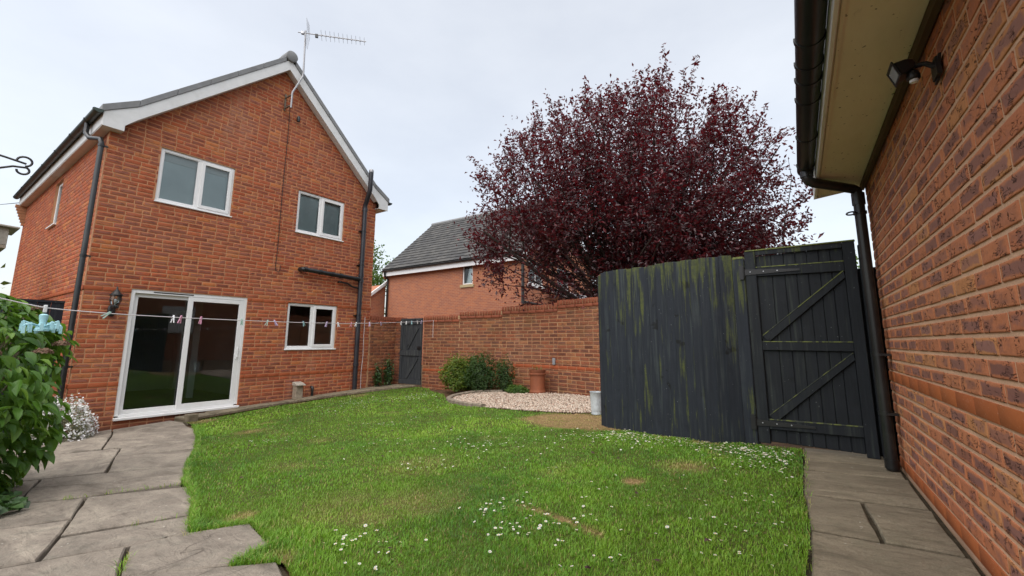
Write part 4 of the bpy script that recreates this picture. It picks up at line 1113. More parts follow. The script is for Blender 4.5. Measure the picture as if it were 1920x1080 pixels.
for sgn in (-1, 1):
    xg = RC + sgn * 2.90
    mb = MB(); half_gutter(mb, [9.10, 12.0, HY1 + 0.12], 0.062, lambda s_, a, u: (xg + a, s_, 3.645 + u)); gt = mb.build('gutter', M['gutter_green'], roof, True)
    for yy in (9.13, 9.7, 10.7, 11.9, 13.1, 14.3, 15.5):
        mb = MB(); half_gutter(mb, [yy, yy + 0.05], 0.069, lambda s_, a, u: (xg + a, s_, 3.648 + u)); mb.build('gutter_clip', M['gutter_green'], gt, True)

# downpipe at the left corner
dp = MB(); dp.tube([(1.49, 9.78, 3.60), (1.49, 9.78, 3.42), (1.515, 9.62, 3.30), (1.60, 9.33, 3.235), (1.615, 9.30, 3.16), (1.615, 9.30, -1.36)], 0.036, 12)
dpo = dp.build('downpipe', M['black'], house, True)
for zz in (3.12, 1.3, -0.4):
    mb = MB(); mb.tube([(1.615, 9.30, zz - 0.02), (1.615, 9.30, zz + 0.02)], 0.043, 12); mb.box(1.60, 1.70, 9.285, 9.315, zz - 0.012, zz + 0.012); mb.build('pipe_clip', M['black'], dpo, True)

# soil stack on the right
sp = MB(); sp.tube([(6.585, 9.20, -1.25), (6.585, 9.20, 3.33)], 0.055, 14)
stack = sp.build('soil_stack', M['pipe_grey'], house, True)
mb = MB(); mb.tube([(6.585, 9.20, 3.30), (6.585, 9.20, 3.40), (6.57, 9.13, 3.50), (6.53, 9.00, 3.66), (6.52, 8.95, 3.76), (6.52, 8.94, 4.20)], 0.057, 14); mb.build('offset_pipe', M['pipe_grey'], stack, True)
mb = MB(); mb.lathe([(0.058, 0), (0.060, 0.04), (0.045, 0.075), (0.012, 0.085)], (6.52, 8.94, 4.20), 14); mb.build('vent_cap', M['mast'], stack, True)
for zz, rr in ((3.28, 0.066), (2.0, 0.062), (1.46, 0.070), (1.60, 0.066), (0.9, 0.062), (-0.55, 0.066)):
    mb = MB(); mb.tube([(6.585, 9.20, zz - 0.035), (6.585, 9.20, zz + 0.035)], rr, 14); mb.build('pipe_collar', M['pipe_grey'], stack, True)
for zz in (2.72, 0.62, 1.86):
    mb = MB(); mb.box(6.50, 6.67, 9.20, 9.30, zz - 0.010, zz + 0.010); mb.tube([(6.585, 9.20, zz - 0.015), (6.585, 9.20, zz + 0.015)], 0.061, 14); mb.build('pipe_bracket', M['black'], stack, True)
mb = MB(); mb.tube([(5.075, 9.285, 1.555), (5.075, 9.22, 1.555), (5.09, 9.19, 1.554), (5.13, 9.175, 1.552), (6.53, 9.18, 1.500)], 0.050, 14); br = mb.build('branch_pipe', M['black'], stack, True)
for xx in (5.13, 5.50, 5.80, 6.02, 6.46):
    zz = 1.552 - (xx - 5.13) * 0.037
    mb = MB(); mb.tube([(xx - 0.035, 9.176, zz), (xx + 0.035, 9.176, zz)], 0.058, 14); mb.build('pipe_collar', M['black'], br, True)
mb = MB(); mb.tube([(6.03, 9.285, 1.385), (6.03, 9.24, 1.385), (6.05, 9.22, 1.384), (6.24, 9.22, 1.365), (6.36, 9.21, 1.30), (6.56, 9.20, 1.275)], 0.022, 10); mb.build('waste_pipe', M['black'], stack, True)

# aerial, its mast and cable
aer = empty('aerial', (4.45, 9.26, 5.2), 'metal TV aerial on a cranked mast beside the gable ridge', 'aerial')
MB().box(4.405, 4.435, 9.262, 9.282, 5.02, 5.40).box(4.405, 4.43, 9.05, 9.262, 5.05, 5.075).box(4.405, 4.43, 9.05, 9.262, 5.30, 5.325).build('wall_bracket', M['rusty'], aer)
mb = MB(); mb.tube([(4.44, 9.04, 5.02), (4.44, 9.04, 5.38), (4.62, 9.02, 5.84), (4.635, 9.02, 5.95), (4.60, 9.02, 6.98)], 0.019, 10); mb.build('mast', M['mast'], aer, True)
bd = Vector((0.72, -0.69, -0.012)).normalized(); bs = Vector((0.69, 0.72, 0)); b0 = Vector((4.56, 9.06, 6.92))
mb = MB(); mb.tube([b0 - bd * 0.10, b0 + bd * 1.38], 0.010, 8); boom = mb.build('boom', M['mast'], aer, True)
MB().box(-0.03, 0.03, -0.03, 0.03, -0.03, 0.03, lambda x, y, z: b0 + bd * x + bs * y + Vector((0, 0, z))).build('clamp', M['metal'], aer)
for i in range(11):
    p = b0 + bd * (0.40 + i * 0.094); h_ = 0.115 - i * 0.003
    mb = MB()
    for q in ((0.7, 0.7), (-0.7, 0.7)):
        mb.tube([p - bs * h_ * q[0] - Vector((0, 0, h_ * q[1])), p, p + bs * h_ * q[0] + Vector((0, 0, h_ * q[1]))], 0.0035, 5)
    mb.box(-0.012, 0.012, -0.014, 0.014, -0.014, 0.014, lambda x, y, z, p=p: p + bd * x + bs * y + Vector((0, 0, z)))
    mb.build('element', M['mast'], aer)
mb = MB(); p = b0 + bd * 0.12
for k2 in range(7):
    for sgn in (1, -1):
        a = p + bd * (-0.03 * (k2 / 6)) + Vector((0, 0, sgn * (0.03 + k2 * 0.045)))
        mb.tube([a - bs * 0.13, a + bs * 0.13], 0.002, 5)
for sgn in (1, -1):
    for q in (-0.16, 0, 0.16): mb.tube([p + bs * q * 0.8, p + bs * q * 0.8 + Vector((0, 0, sgn * 0.31)) - bd * 0.03], 0.0025, 5)
mb.build('reflector', M['mast'], aer)
MB().box(-0.03, 0.03, -0.02, 0.02, -0.07, 0.01, lambda x, y, z: b0 + bd * (x + 0.30) + bs * y + Vector((0, 0, z))).build('dipole_box', M['black'], aer)
mb = MB(); mb.lathe([(0.0001, -0.07), (0.03, -0.06), (0.04, 0.0), (0.03, 0.06), (0.0001, 0.07)], (4.72, 9.22, 4.93), 10); mb.tube([(4.72, 9.285, 4.96), (4.72, 9.22, 4.96)], 0.012, 8)
tag(mb.build('camera_dome', M['black'], None, True), 'small dark oval fitting on the gable just below the aerial bracket', 'sensor')
cb = [(4.46, 9.05, 5.30), (4.50, 9.20, 5.10), (4.535, 9.268, 5.0)] + [(4.54 + 0.004 * math.sin(i), 9.270, 5.0 - i * 0.36) for i in range(1, 10)] + [(4.535, 9.27, 1.60), (4.545, 9.265, 1.46), (4.60, 9.262, 1.43), (4.635, 9.265, 1.48), (4.64, 9.27, 1.58)]
mb = MB(); mb.tube(cb, 0.0065, 6); tag(mb.build('aerial_cable', M['wire'], None, True), 'thin black cable running down the gable brickwork from the aerial bracket', 'cable')

# wall lantern
lan = empty('wall_lantern', (2.04, 9.28, 0.58), 'black coach lantern on the brickwork left of the patio doors', 'lamp')
mb = MB(); mb.lathe([(0.0001, -0.13), (0.035, -0.12), (0.05, -0.06), (0.05, 0.02), (0.035, 0.05), (0.0001, 0.055)], (2.04, 9.275, 0.50), 14, lambda x, y, z: (x, 9.28 - max(0, (9.275 - y)) * 0.5, z)); mb.build('backplate', M['iron'], lan, True)
mb = MB(); mb.tube([(2.04, 9.27, 0.46), (2.04, 9.20, 0.43), (2.04, 9.15, 0.45), (2.04, 9.14, 0.50)], 0.012, 8); mb.lathe([(0.02, 0), (0.05, 0.02), (0.055, 0.045), (0.045, 0.06)], (2.04, 9.14, 0.485), 6); mb.build('arm', M['iron'], lan, True)
mb = MB()
for i in range(6):
    a = math.pi / 3 * i
    mb.tube([(2.04 + 0.045 * math.cos(a), 9.14 + 0.045 * math.sin(a), 0.54), (2.04 + 0.072 * math.cos(a), 9.14 + 0.072 * math.sin(a), 0.62), (2.04 + 0.066 * math.cos(a), 9.14 + 0.066 * math.sin(a), 0.70)], 0.005, 6)
mb.lathe([(0.085, 0), (0.085, 0.012), (0.05, 0.05), (0.03, 0.085), (0.022, 0.09), (0.012, 0.11), (0.012, 0.13), (0.0001, 0.155)], (2.04, 9.14, 0.70), 12)
mb.build('cage', M['iron'], lan, True)
mb = MB(); mb.lathe([(0.040, 0), (0.066, 0.08), (0.060, 0.155)], (2.04, 9.14, 0.545), 6); mb.build('glass', M['glass'], lan)
mb = MB(); mb.lathe([(0.012, 0), (0.014, 0.03), (0.024, 0.055), (0.022, 0.085), (0.001, 0.10)], (2.04, 9.14, 0.55), 10); mb.build('bulb', M['whitepeg'], lan, True)

# small things at the foot of the gable
wp = empty('post_box', (5.205, 9.16, -1.27), 'weathered wooden box post with a sloping top against the house wall', 'post')
MB().box(5.12, 5.27, 9.12, 9.27, -1.30, -0.93).build('box_body', M['oldwood'], wp, bevel=0.005)
mb = MB(); mb.prism([(9.05, -0.93), (9.27, -0.93), (9.27, -0.86), (9.05, -0.91)], 5.105, 5.285, lambda p, q, d: (d, p, q)); mb.build('lid', M['palewood'], wp)
mb = MB(); mb.tube([(5.545, 9.23, -1.28), (5.545, 9.23, -1.04)], 0.026, 12); mb.tube([(5.545, 9.23, -1.075), (5.545, 9.23, -1.03), (5.545, 9.25, -1.0), (5.545, 9.285, -0.995)], 0.031, 12)
tag(mb.build('waste_pipe', M['black'], None, True), 'short black waste pipe stub beside the wooden box post', 'pipe')
mb = MB(); mb.tube([(6.80, 9.24, 0.60), (6.79, 9.235, 0.1), (6.80, 9.235, -0.35), (6.77, 9.23, -0.75), (6.775, 9.22, -1.19)], 0.006, 6)
tag(mb.build('hanging_cord', M['cord'], None, True), 'limp white cord hanging down the house corner by the soil stack', 'cord')

# ================================================================== GARDEN WALL
garden_wall = empty('garden_wall', (7.8, 7.8, -1.1), 'curved brick garden wall with a stepped coping, behind the gravel bed', 'wall')
GW = smooth_path([(7.80, 9.24), (7.80, 8.2), (7.81, 7.8), (7.90, 6.6), (7.96, 5.33), (7.88, 4.4), (7.67, 3.5), (7.42, 2.9), (7.1, 2.3)], 12)
GS = np.concatenate([[0], np.cumsum(np.hypot(*np.diff(GW, axis=0).T))])
def gframe(u):
    x = np.interp(u, GS, GW[:, 0]); y = np.interp(u, GS, GW[:, 1]); e = 0.03
    x2 = np.interp(u + e, GS, GW[:, 0]); y2 = np.interp(u + e, GS, GW[:, 1]); x1 = np.interp(u - e, GS, GW[:, 0]); y1 = np.interp(u - e, GS, GW[:, 1])
    t = np.array([x2 - x1, y2 - y1]); t /= np.hypot(*t)
    return (float(x), float(y)), (float(t[0]), float(t[1])), (float(t[1]), float(-t[0]))
U0, U1 = 1.045, 6.15
steps = [(U0, 2.19, 0.0), (2.19, 3.385, 0.075), (3.385, 4.85, 0.150), (4.85, U1, 0.215)]
GT0 = 0.525                                    # underside of the lowest coping
core = MB()
for u0, u1, dz in steps:
    k = max(2, int((u1 - u0) / 0.15))
    for i in range(k):
        a, b = u0 + (u1 - u0) * i / k, u0 + (u1 - u0) * (i + 1) / k
        (pa, ta, na), (pb, tb, nb) = gframe(a), gframe(b)
        vs = []
        for p, n_ in ((pa, na), (pb, nb)):
            for d in (0.0, 0.21):
                for z in (-1.5, GT0 + dz): vs.append((p[0] - n_[0] * (d + 0.002), p[1] - n_[1] * (d + 0.002), z))
        core.add(vs, [(0, 4, 5, 1), (2, 3, 7, 6), (1, 5, 7, 3)] + ([(0, 1, 3, 2)] if i == 0 else []) + ([(4, 6, 7, 5)] if i == k - 1 else []))
core.build('mortar_core', M['mortar_wall'], garden_wall)
gb_ = []; band = []; tile = []
for u0, u1, dz in steps:
    gb_ += courses(u0, u1, -1.35, GT0 + dz - 0.075, -0.728, (), None, (), seed=int(u0 * 10), jit=0.002, bond='mixed', J=0.013)
BAND = [(U0, 3.68, -0.728, -0.653), (3.74, U1, -0.540, -0.465), (3.68, 3.74, -0.76, -0.465)]
gb_ = subtract(gb_, BAND)
lay(garden_wall, gb_, gframe, M['brick_wall'], 300, seed=11, amp=0.0022, depth=0.005, ch=0.005, L=0.212, H=0.062)
rb = courses(U0, 3.68, -0.728, -0.653, -0.728, seed=12) + courses(3.745, U1, -0.540, -0.465, -0.540, seed=13) + [(3.685, 3.738, -0.76, -0.615), (3.685, 3.738, -0.605, -0.468)]
lay(garden_wall, rb, gframe, M['band'], len(rb), 'band_brick', seed=14, depth=0.005, ch=0.0015, amp=0.0002, nvar=3)
rb = []
for u0, u1, dz in steps: rb += courses(u0, u1, GT0 + dz - 0.07, GT0 + dz + 0.005, GT0 + dz - 0.07, seed=15)
lay(garden_wall, rb, gframe, M['coping'], len(rb), 'creasing_brick', seed=16, depth=0.022, ch=0.004, amp=0.0012, nvar=3)
cop = MB(); Vc = []; r_ = random.Random(4)
tints = []
for u0, u1, dz in steps:
    u = u0
    while u + 0.06 <= u1 + 0.01:
        (p, t, n_) = gframe(u + 0.033)
        h0, h1 = GT0 + dz + 0.006, GT0 + dz + 0.104 + r_.uniform(-0.003, 0.003)
        o2 = 0.020 + r_.uniform(-0.003, 0.003)
        T3 = lambda a, b, z, p=p, t=t, n_=n_: (p[0] + t[0] * a + n_[0] * b, p[1] + t[1] * a + n_[1] * b, z)
        cop.box(-0.031, 0.031, -0.235, o2, h0, h1, T3)
        tints += [r_.random()] * 8
        u += 0.0735
me = np_mesh('coping_bricks', np.array(cop.v), [np.array(cop.f)], M['coping'], {'tint': np.array(tints)})
o = link('coping_bricks', me, garden_wall); o['kind'] = 'stuff'
bv = o.modifiers.new('bevel', 'BEVEL'); bv.width = 0.004; bv.segments = 1
# joint fill under the coping bricks
cf = MB()
for u0, u1, dz in steps:
    k = max(2, int((u1 - u0) / 0.15))
    for i in range(k):
        a, b = u0 + 0.002 + (u1 - u0 - 0.004) * i / k, u0 + 0.002 + (u1 - u0 - 0.004) * (i + 1) / k
        vs = []
        for p, t, n_ in (gframe(a), gframe(b)):
            for d in (-0.012, 0.225):
                for z in (GT0 + dz + 0.004, GT0 + dz + 0.092): vs.append((p[0] - n_[0] * d, p[1] - n_[1] * d, z))
        cf.add(vs, [(0, 4, 5, 1), (2, 3, 7, 6), (1, 5, 7, 3)] + ([(0, 1, 3, 2)] if i == 0 else []) + ([(4, 6, 7, 5)] if i == k - 1 else []))
cf.build('coping_mortar', M['mortar_wall'], garden_wall)
# end pier
(p, t, n_) = gframe(6.05)
pr = MB(); Tp = lambda a, b, z: (p[0] + t[0] * a + n_[0] * b, p[1] + t[1] * a + n_[1] * b, z)
pier = empty('brick_pier', (p[0], p[1], -1.0), 'slim brick pier ending the curved wall, half hidden behind the fence', 'pier')
pr.box(0.0, 0.30, -0.20, 0.07, -1.2, 1.17, Tp); pr.build('mortar_core', M['mortar_wall'], pier)
rp = courses(-0.006, 0.30, -1.1, 1.17, -0.728, seed=17)
lay(pier, rp, lambda u: ((p[0] + t[0] * u + n_[0] * 0.07, p[1] + t[1] * u + n_[1] * 0.07), t, n_), M['brick_wall'], 0, seed=18)
lay(pier, courses(0.0, 0.27, -1.1, 1.17, -0.728, seed=27), lambda u: ((p[0] + t[0] * 0.302 + n_[0] * (0.07 - u), p[1] + t[1] * 0.302 + n_[1] * (0.07 - u)), (-n_[0], -n_[1]), t), M['brick_wall'], 0, seed=28)
MB().box(-0.02, 0.32, -0.22, 0.095, 1.172, 1.235, Tp).build('cap', M['coping'], pier, bevel=0.008)

# the short length of wall that carries on from the house
swl = empty('side_garden_wall', (7.4, 9.26, -1.15), 'short brick wall joining the house corner to the far dark gate', 'wall')
MB().box(6.992, 7.98, 9.262, 9.46, -1.5, 0.525).build('mortar_core', M['mortar_wall'], swl)
rr_ = subtract(courses(6.995, 7.80, -1.35, 0.45, -0.728, seed=19, jit=0.002, bond='mixed'), [(6.9, 8, -0.728, -0.653)])
lay(swl, rr_, flat_frame((0, 9.26), (1, 0), (0, -1)), M['brick_wall'], 0, seed=20, amp=0.002)
lay(swl, courses(6.995, 7.80, -0.728, -0.653, -0.728, seed=3), flat_frame((0, 9.26), (1, 0), (0, -1)), M['band'], 0, 'band_brick', 'band_bricks', seed=21, depth=0.012, ch=0.003, amp=0.0005)
lay(swl, courses(6.995, 7.80, 0.455, 0.530, 0.455, seed=3), flat_frame((0, 9.26), (1, 0), (0, -1)), M['coping'], 0, 'creasing_brick', 'creasing_bricks', seed=22, depth=0.02, ch=0.003, amp=0.0005)
mb = MB(); u = 7.0
while u < 7.93: mb.box(u, u + 0.063, 9.235, 9.475, 0.532, 0.628); u += 0.0735
o = mb.build('coping_bricks', M['coping'], swl, bevel=0.004); o['kind'] = 'stuff'
# return between the corner and the gate
MB().box(7.802, 8.0, 9.02, 9.261, -1.5, 0.525).build('gate_jamb', M['mortar_wall'], swl)
lay(swl, courses(0.0, 0.235, -1.35, 0.525, -0.728, seed=23), lambda u: ((7.80, 9.258 - u), (0, -1), (-1, 0)), M['brick_wall'], 0, seed=24, amp=0.002)
mb = MB()
for k2 in range(3): mb.box(7.775, 7.99, 9.03 + k2 * 0.0735, 9.093 + k2 * 0.0735, 0.532, 0.626)
o = mb.build('coping_bricks', M['coping'], swl, bevel=0.004); o['kind'] = 'stuff'

# far dark gate (ledged and braced), facing -x
GA, GBt = 9.01, 8.21                             # y at the left and right edge
fg = empty('side_gate', (7.80, 8.6, -1.08), 'tall narrow dark grey wooden gate in the brick wall beside the house', 'gate')
FT = lambda a, d, z: (7.79 - d, GA - a, z)      # a: across from the left, d: towards the garden
for i in range(7):
    a0 = 0.005 + i * 0.113
    MB().box(a0, a0 + 0.109, 0.0, 0.018, -1.06, 0.585, FT).build('board', M['fargate'], fg, bevel=0.003)
for nm, z0_, z1_ in (('top_rail', 0.44, 0.58), ('middle_rail', -0.36, -0.22), ('bottom_rail', -1.06, -0.95)):
    MB().box(0.0, 0.79, 0.019, 0.045, z0_, z1_, FT).build(nm, M['fargate'], fg, bevel=0.004)
for a0, z0_, z1_ in ((0.0, -0.94, -0.37), (0.70, -0.94, -0.37), (0.0, -0.21, 0.43), (0.70, -0.21, 0.43)):
    MB().box(a0, a0 + 0.09, 0.019, 0.041, z0_, z1_, FT).build('stile', M['fargate'], fg, bevel=0.004)
for z0_, z1_ in ((-0.21, 0.35), (-0.93, -0.42)):
    mb = MB(); mb.prism([(0.20, z0_), (0.30, z0_), (0.69, z1_), (0.60, z1_)], 0.019, 0.040, lambda p_, q, d: FT(p_, d, q)); mb.build('brace', M['fargate'], fg)
mb = MB(); mb.box(0.66, 0.78, 0.046, 0.056, -0.20, -0.12, FT); mb.tube([FT(0.70, 0.06, -0.16), FT(0.70, 0.085, -0.16), FT(0.76, 0.085, -0.16)], 0.007, 6); mb.build('latch', M['iron'], fg)

# little tag on the wall
q, t, n_ = gframe(4.76)
MB().box(-0.03, 0.03, 0.012, 0.035, -0.47, -0.34, lambda a, b, z: (q[0] + t[0] * a + n_[0] * b, q[1] + t[1] * a + n_[1] * b, z + 0.02)).build('wall_vent', M['lead'])
tag(bpy.data.objects['wall_vent'], 'small pale plastic tag fixed to the curved brick wall above its red band', 'wall tag')

# ================================================================== GARAGE on the right
GG = R(2.06); GU = (math.cos(GG), math.sin(GG)); GV = (-math.sin(GG), math.cos(GG)); GD = 0.535
def gp(u, v, z): return (GU[0] * u + GV[0] * (v - GD), GU[1] * u + GV[1] * (v - GD), z)
garage = empty('garage', gp(1.5, -1.0, -0.9), 'brick garage wall with cream soffit and black gutter, close on the right', 'garage')
UA, UB, ZT = -2.0, 4.32, 1.245
MB().box(UA, UB, -3.0, -0.0075, -1.2, ZT + 0.02, gp).build('wall', M['mortar_garage'], garage)
gwall = [o for o in garage.children if o.name.startswith('wall')][0]
ZB = -0.271                                       # underside of the smooth band
gfr = lambda u: (gp(u, -0.006, 0)[:2], GU, GV)
def gfr2(u): a = gp(u, -0.006, 0); return (a[0], a[1]), GU, GV
# bricks are laid right-handed: run u backwards so that the outward side is the garden side
def gfr3(u):                                      # u measured from the far end towards the camera
    a = gp(UB - u, -0.006, 0); return (a[0], a[1]), (-GU[0], -GU[1]), GV
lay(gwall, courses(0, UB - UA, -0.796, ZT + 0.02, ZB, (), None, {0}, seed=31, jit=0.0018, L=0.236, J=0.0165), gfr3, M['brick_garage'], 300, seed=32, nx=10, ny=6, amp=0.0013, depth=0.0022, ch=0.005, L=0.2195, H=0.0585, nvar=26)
def gfr4(u):
    a = gp(UB - u, -0.0045, 0); return (a[0], a[1]), (-GU[0], -GU[1]), GV
rb = courses(0, UB - UA, ZB, ZB + 0.075, ZB, seed=33, L=0.240, J=0.007) + courses(0, UB - UA, -0.871, -0.796, -0.871, seed=34, L=0.240, J=0.007)
lay(gwall, rb, gfr4, M['band_g'], len(rb), 'band_brick', seed=35, depth=0.0035, ch=0.0012, amp=0.0001, L=0.233, H=0.067, nvar=3)
# eaves
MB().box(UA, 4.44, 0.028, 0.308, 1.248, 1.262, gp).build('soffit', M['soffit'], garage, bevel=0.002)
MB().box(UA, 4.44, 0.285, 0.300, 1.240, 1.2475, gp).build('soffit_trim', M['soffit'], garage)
MB().box(UA, 4.44, 0.309, 0.327, 1.225, 1.43, gp).build('fascia', M['upvc'], garage, bevel=0.002)
mb = MB(); mb.prism([(0.33, 1.225), (0.33, 1.44), (-0.05, 1.80), (-0.05, 1.262), (0.02, 1.262)], 4.441, 4.465, lambda p_, q_, d: gp(d, p_, q_)); mb.build('gable_board', M['upvc'], garage)
mb = MB(); mb.prism([(0.40, 1.40), (0.40, 1.45), (-1.6, 2.95), (-3.4, 1.6), (-3.4, 1.55), (-1.6, 2.89)], UA, 4.50, lambda p_, q_, d: gp(d, p_, q_)); mb.build('roof', M['tilegrey'], garage)
mb = MB(); mb.prism([(-0.0, ZT + 0.02), (-1.6, 2.75), (-3.0, ZT + 0.02)], UB - 0.1, UB, lambda p_, q_, d: gp(d, p_, q_)); mb.build('end_gable', M['farbrick'], garage)
MB().box(UA, UB, 0.0035, 0.0275, 1.205, 1.262, gp).build('frieze', M['oldfrieze'], garage)
# gutter with outlet and downpipe
mb = MB(); half_gutter(mb, [UA, 1.0, 3.97], 0.056, lambda s_, a, u: gp(s_, 0.385 - a, 1.335 + u), 12); gg = mb.build('gutter', M['black'], garage, True)
for uu in (1.62, 2.15, 2.35, 2.50, 2.72, 3.25, 3.80):
    mb = MB(); half_gutter(mb, [uu, uu + 0.028], 0.062, lambda s_, a, u: gp(s_, 0.385 - a, 1.338 + u), 12); mb.build('gutter_clip', M['black'], gg, True)
mb = MB(); mb.tube([gp(3.86, 0.385, 1.33), gp(3.86, 0.385, 1.235), gp(3.865, 0.375, 1.21), gp(3.88, 0.345, 1.195), gp(4.13, 0.10, 1.178), gp(4.15, 0.075, 1.165), gp(4.155, 0.065, 1.13), gp(4.155, 0.065, -0.87)], 0.036, 16)
gd = mb.build('downpipe', M['black'], garage, True)
for a, b in ((1.14, 1.05), (-0.86, -0.80)):
    mb = MB(); mb.tube([gp(4.155, 0.065, a), gp(4.155, 0.065, b)], 0.042, 16); mb.build('pipe_socket', M['black'], gd, True)
mb = MB(); mb.tube([gp(3.86, 0.385, 1.285), gp(3.86, 0.385, 1.24)], 0.043, 16); mb.build('pipe_socket', M['black'], gd, True)
mb = MB()
for i in range(12):
    a0, a1 = math.pi * 2 * i / 12, math.pi * 2 * (i + 1) / 12
    mb.tube([gp(4.155 + 0.05 * math.sin(a0) - 0.02, 0.12 + 0.03 * math.cos(a0), 0.985), gp(4.155 + 0.05 * math.sin(a1) - 0.02, 0.12 + 0.03 * math.cos(a1), 0.985)], 0.006, 6)
mb.tube([gp(4.155, 0.065, 0.975), gp(4.155, 0.065, 0.995)], 0.043, 16); mb.build('pipe_clip', M['black'], gd, True)
for zz in (-0.08, -0.49):
    mb = MB(); mb.tube([gp(4.155, 0.065, zz - 0.015), gp(4.155, 0.065, zz + 0.015)], 0.041, 16); mb.box(4.10, 4.16, 0.0, 0.06, zz - 0.008, zz + 0.008, gp); mb.build('pipe_clip', M['black'], gd, True)

# flood light under the eaves
fl = empty('floodlight', gp(2.16, 0.0, 1.03), 'black security floodlight with motion sensor on the garage wall', 'lamp')
mb = MB(); mb.prism([(2.10, 1.07), (2.16, 0.99), (2.20, 0.99), (2.14, 1.075)], 0.004, 0.012, lambda a, z, d: gp(a, d, z)); mb.box(2.12, 2.19, 0.004, 0.018, 1.00, 1.07, gp); mb.tube([gp(2.155, 0.012, 1.045), gp(2.17, 0.035, 1.075), gp(2.19, 0.06, 1.085)], 0.010, 8); mb.tube([gp(2.13, 0.01, 1.03), gp(2.16, 0.04, 1.07), gp(2.19, 0.07, 1.09)], 0.006, 8); mb.build('bracket', M['iron'], fl, True)
hc = Vector(gp(2.205, 0.092, 1.088))
ax = Vector((GV[0], GV[1], -0.35)).normalized(); sx_ = Vector((GU[0], GU[1], 0)); up_ = sx_.cross(ax) * -1
if up_.z < 0: up_ = -up_
HT = lambda a, b, z: hc + sx_ * a + ax * b + up_ * z
mb = MB()
vs = [HT(a * k_, b, z * k_) for b, k_ in ((-0.035, 0.55), (-0.01, 0.85), (0.030, 1.0)) for a, z in ((-0.045, -0.03), (0.045, -0.03), (0.045, 0.03), (-0.045, 0.03))]
mb.add(vs, [(0, 1, 2, 3), (0, 4, 5, 1), (1, 5, 6, 2), (2, 6, 7, 3), (3, 7, 4, 0), (4, 8, 9, 5), (5, 9, 10, 6), (6, 10, 11, 7), (7, 11, 8, 4), (11, 10, 9, 8)]); mb.build('lamp_head', M['iron'], fl, bevel=0.004)
mb = MB(); mb.box(-0.050, 0.050, 0.0305, 0.036, 0.026, 0.035, HT); mb.box(-0.050, 0.050, 0.0305, 0.036, -0.035, -0.026, HT); mb.box(-0.050, -0.041, 0.0305, 0.036, -0.026, 0.026, HT); mb.box(0.041, 0.050, 0.0305, 0.036, -0.026, 0.026, HT); mb.build('bezel', M['iron'], fl)
M['lampglass'] = simple('frosted_lamp_glass', (0.30, 0.31, 0.32), 0.15, 0.6, var=0.1, bump=0)
MB().box(-0.041, 0.041, 0.0302, 0.033, -0.026, 0.026, HT).build('lens', M['lampglass'], fl)
sc_ = Vector(gp(2.19, 0.070, 1.046))
mb = MB(); mb.lathe([(0.0001, 0.02), (0.018, 0.016), (0.022, 0.0), (0.022, -0.012), (0.018, -0.018)], sc_, 12); mb.tube([tuple(sc_ + Vector((0, 0, 0.015))), gp(2.20, 0.07, 1.08)], 0.01, 8); mb.build('sensor', M['iron'], fl, True)
mb = MB(); mb.lathe([(0.015, 0.0), (0.013, -0.010), (0.0001, -0.014)], sc_ + Vector((0.0, 0.0, -0.018)), 10); mb.build('sensor_eye', M['whitepeg'], fl, True)

# ================================================================== FENCE and GATE
GL = np.array([4.61, 0.545]); GDv = np.array([4.51, -0.28]) - GL; GDv /= np.hypot(*GDv); GN = np.array([GDv[1], -GDv[0]])
if GN @ (-GL) < 0: GN = -GN                        # towards the camera
def gt_(a, d, z): return (GL[0] + GDv[0] * a + GN[0] * d, GL[1] + GDv[1] * a + GN[1] * d, z)
gate = empty('garden_gate', gt_(0.4, 0, -0.89), 'black framed and braced wooden gate between the fence and garage', 'gate')
edges = [0.10, 0.222, 0.322, 0.411, 0.498, 0.584, 0.665, 0.752]
for i in range(7):
    MB().box(edges[i] + 0.0003, edges[i + 1] - 0.0003, -0.022, -0.002, -0.855, 0.80, gt_).build('board', M['gate'], gate, bevel=0.005)
MB().box(0.008, 0.098, -0.022, 0.020, -0.870, 0.850, gt_).build('stile', M['gate'], gate, bevel=0.004)
MB().box(0.754, 0.835, -0.022, 0.020, -0.875, 0.840, gt_).build('stile', M['gate'], gate, bevel=0.004)
def rail(nm, za, zb, h_, mossd=True, a0=0.0985, a1=0.7535, d1=0.018):
    mb = MB(); mb.prism([(a0, za - h_), (a1, zb - h_), (a1, zb), (a0, za)], 0.0, d1, lambda p_, q_, d: gt_(p_, d, q_)); o = mb.build(nm, M['gate'], gate, bevel=0.003)
    if mossd:
        mb = MB(); mb.prism([(a0, za + 0.0005), (a1, zb + 0.0005), (a1, zb + 0.008), (a0, za + 0.008)], -0.0005, d1 + 0.0015, lambda p_, q_, d: gt_(p_, d, q_)); mb.build('moss', M['mossy'], o)
    return o
rail('top_rail', 0.848, 0.830, 0.042, False, d1=0.020)
rail('upper_rail', 0.690, 0.672, 0.080)
rail('middle_rail', 0.008, 0.006, 0.072, True)
rail('bottom_rail', -0.668, -0.650, 0.078)
MB().box(0.02, 0.84, -0.025, 0.026, 0.852, 0.862, lambda a, d, z: gt_(a, d, z - a * 0.02)).build('cap_strip', M['mossy'], gate)
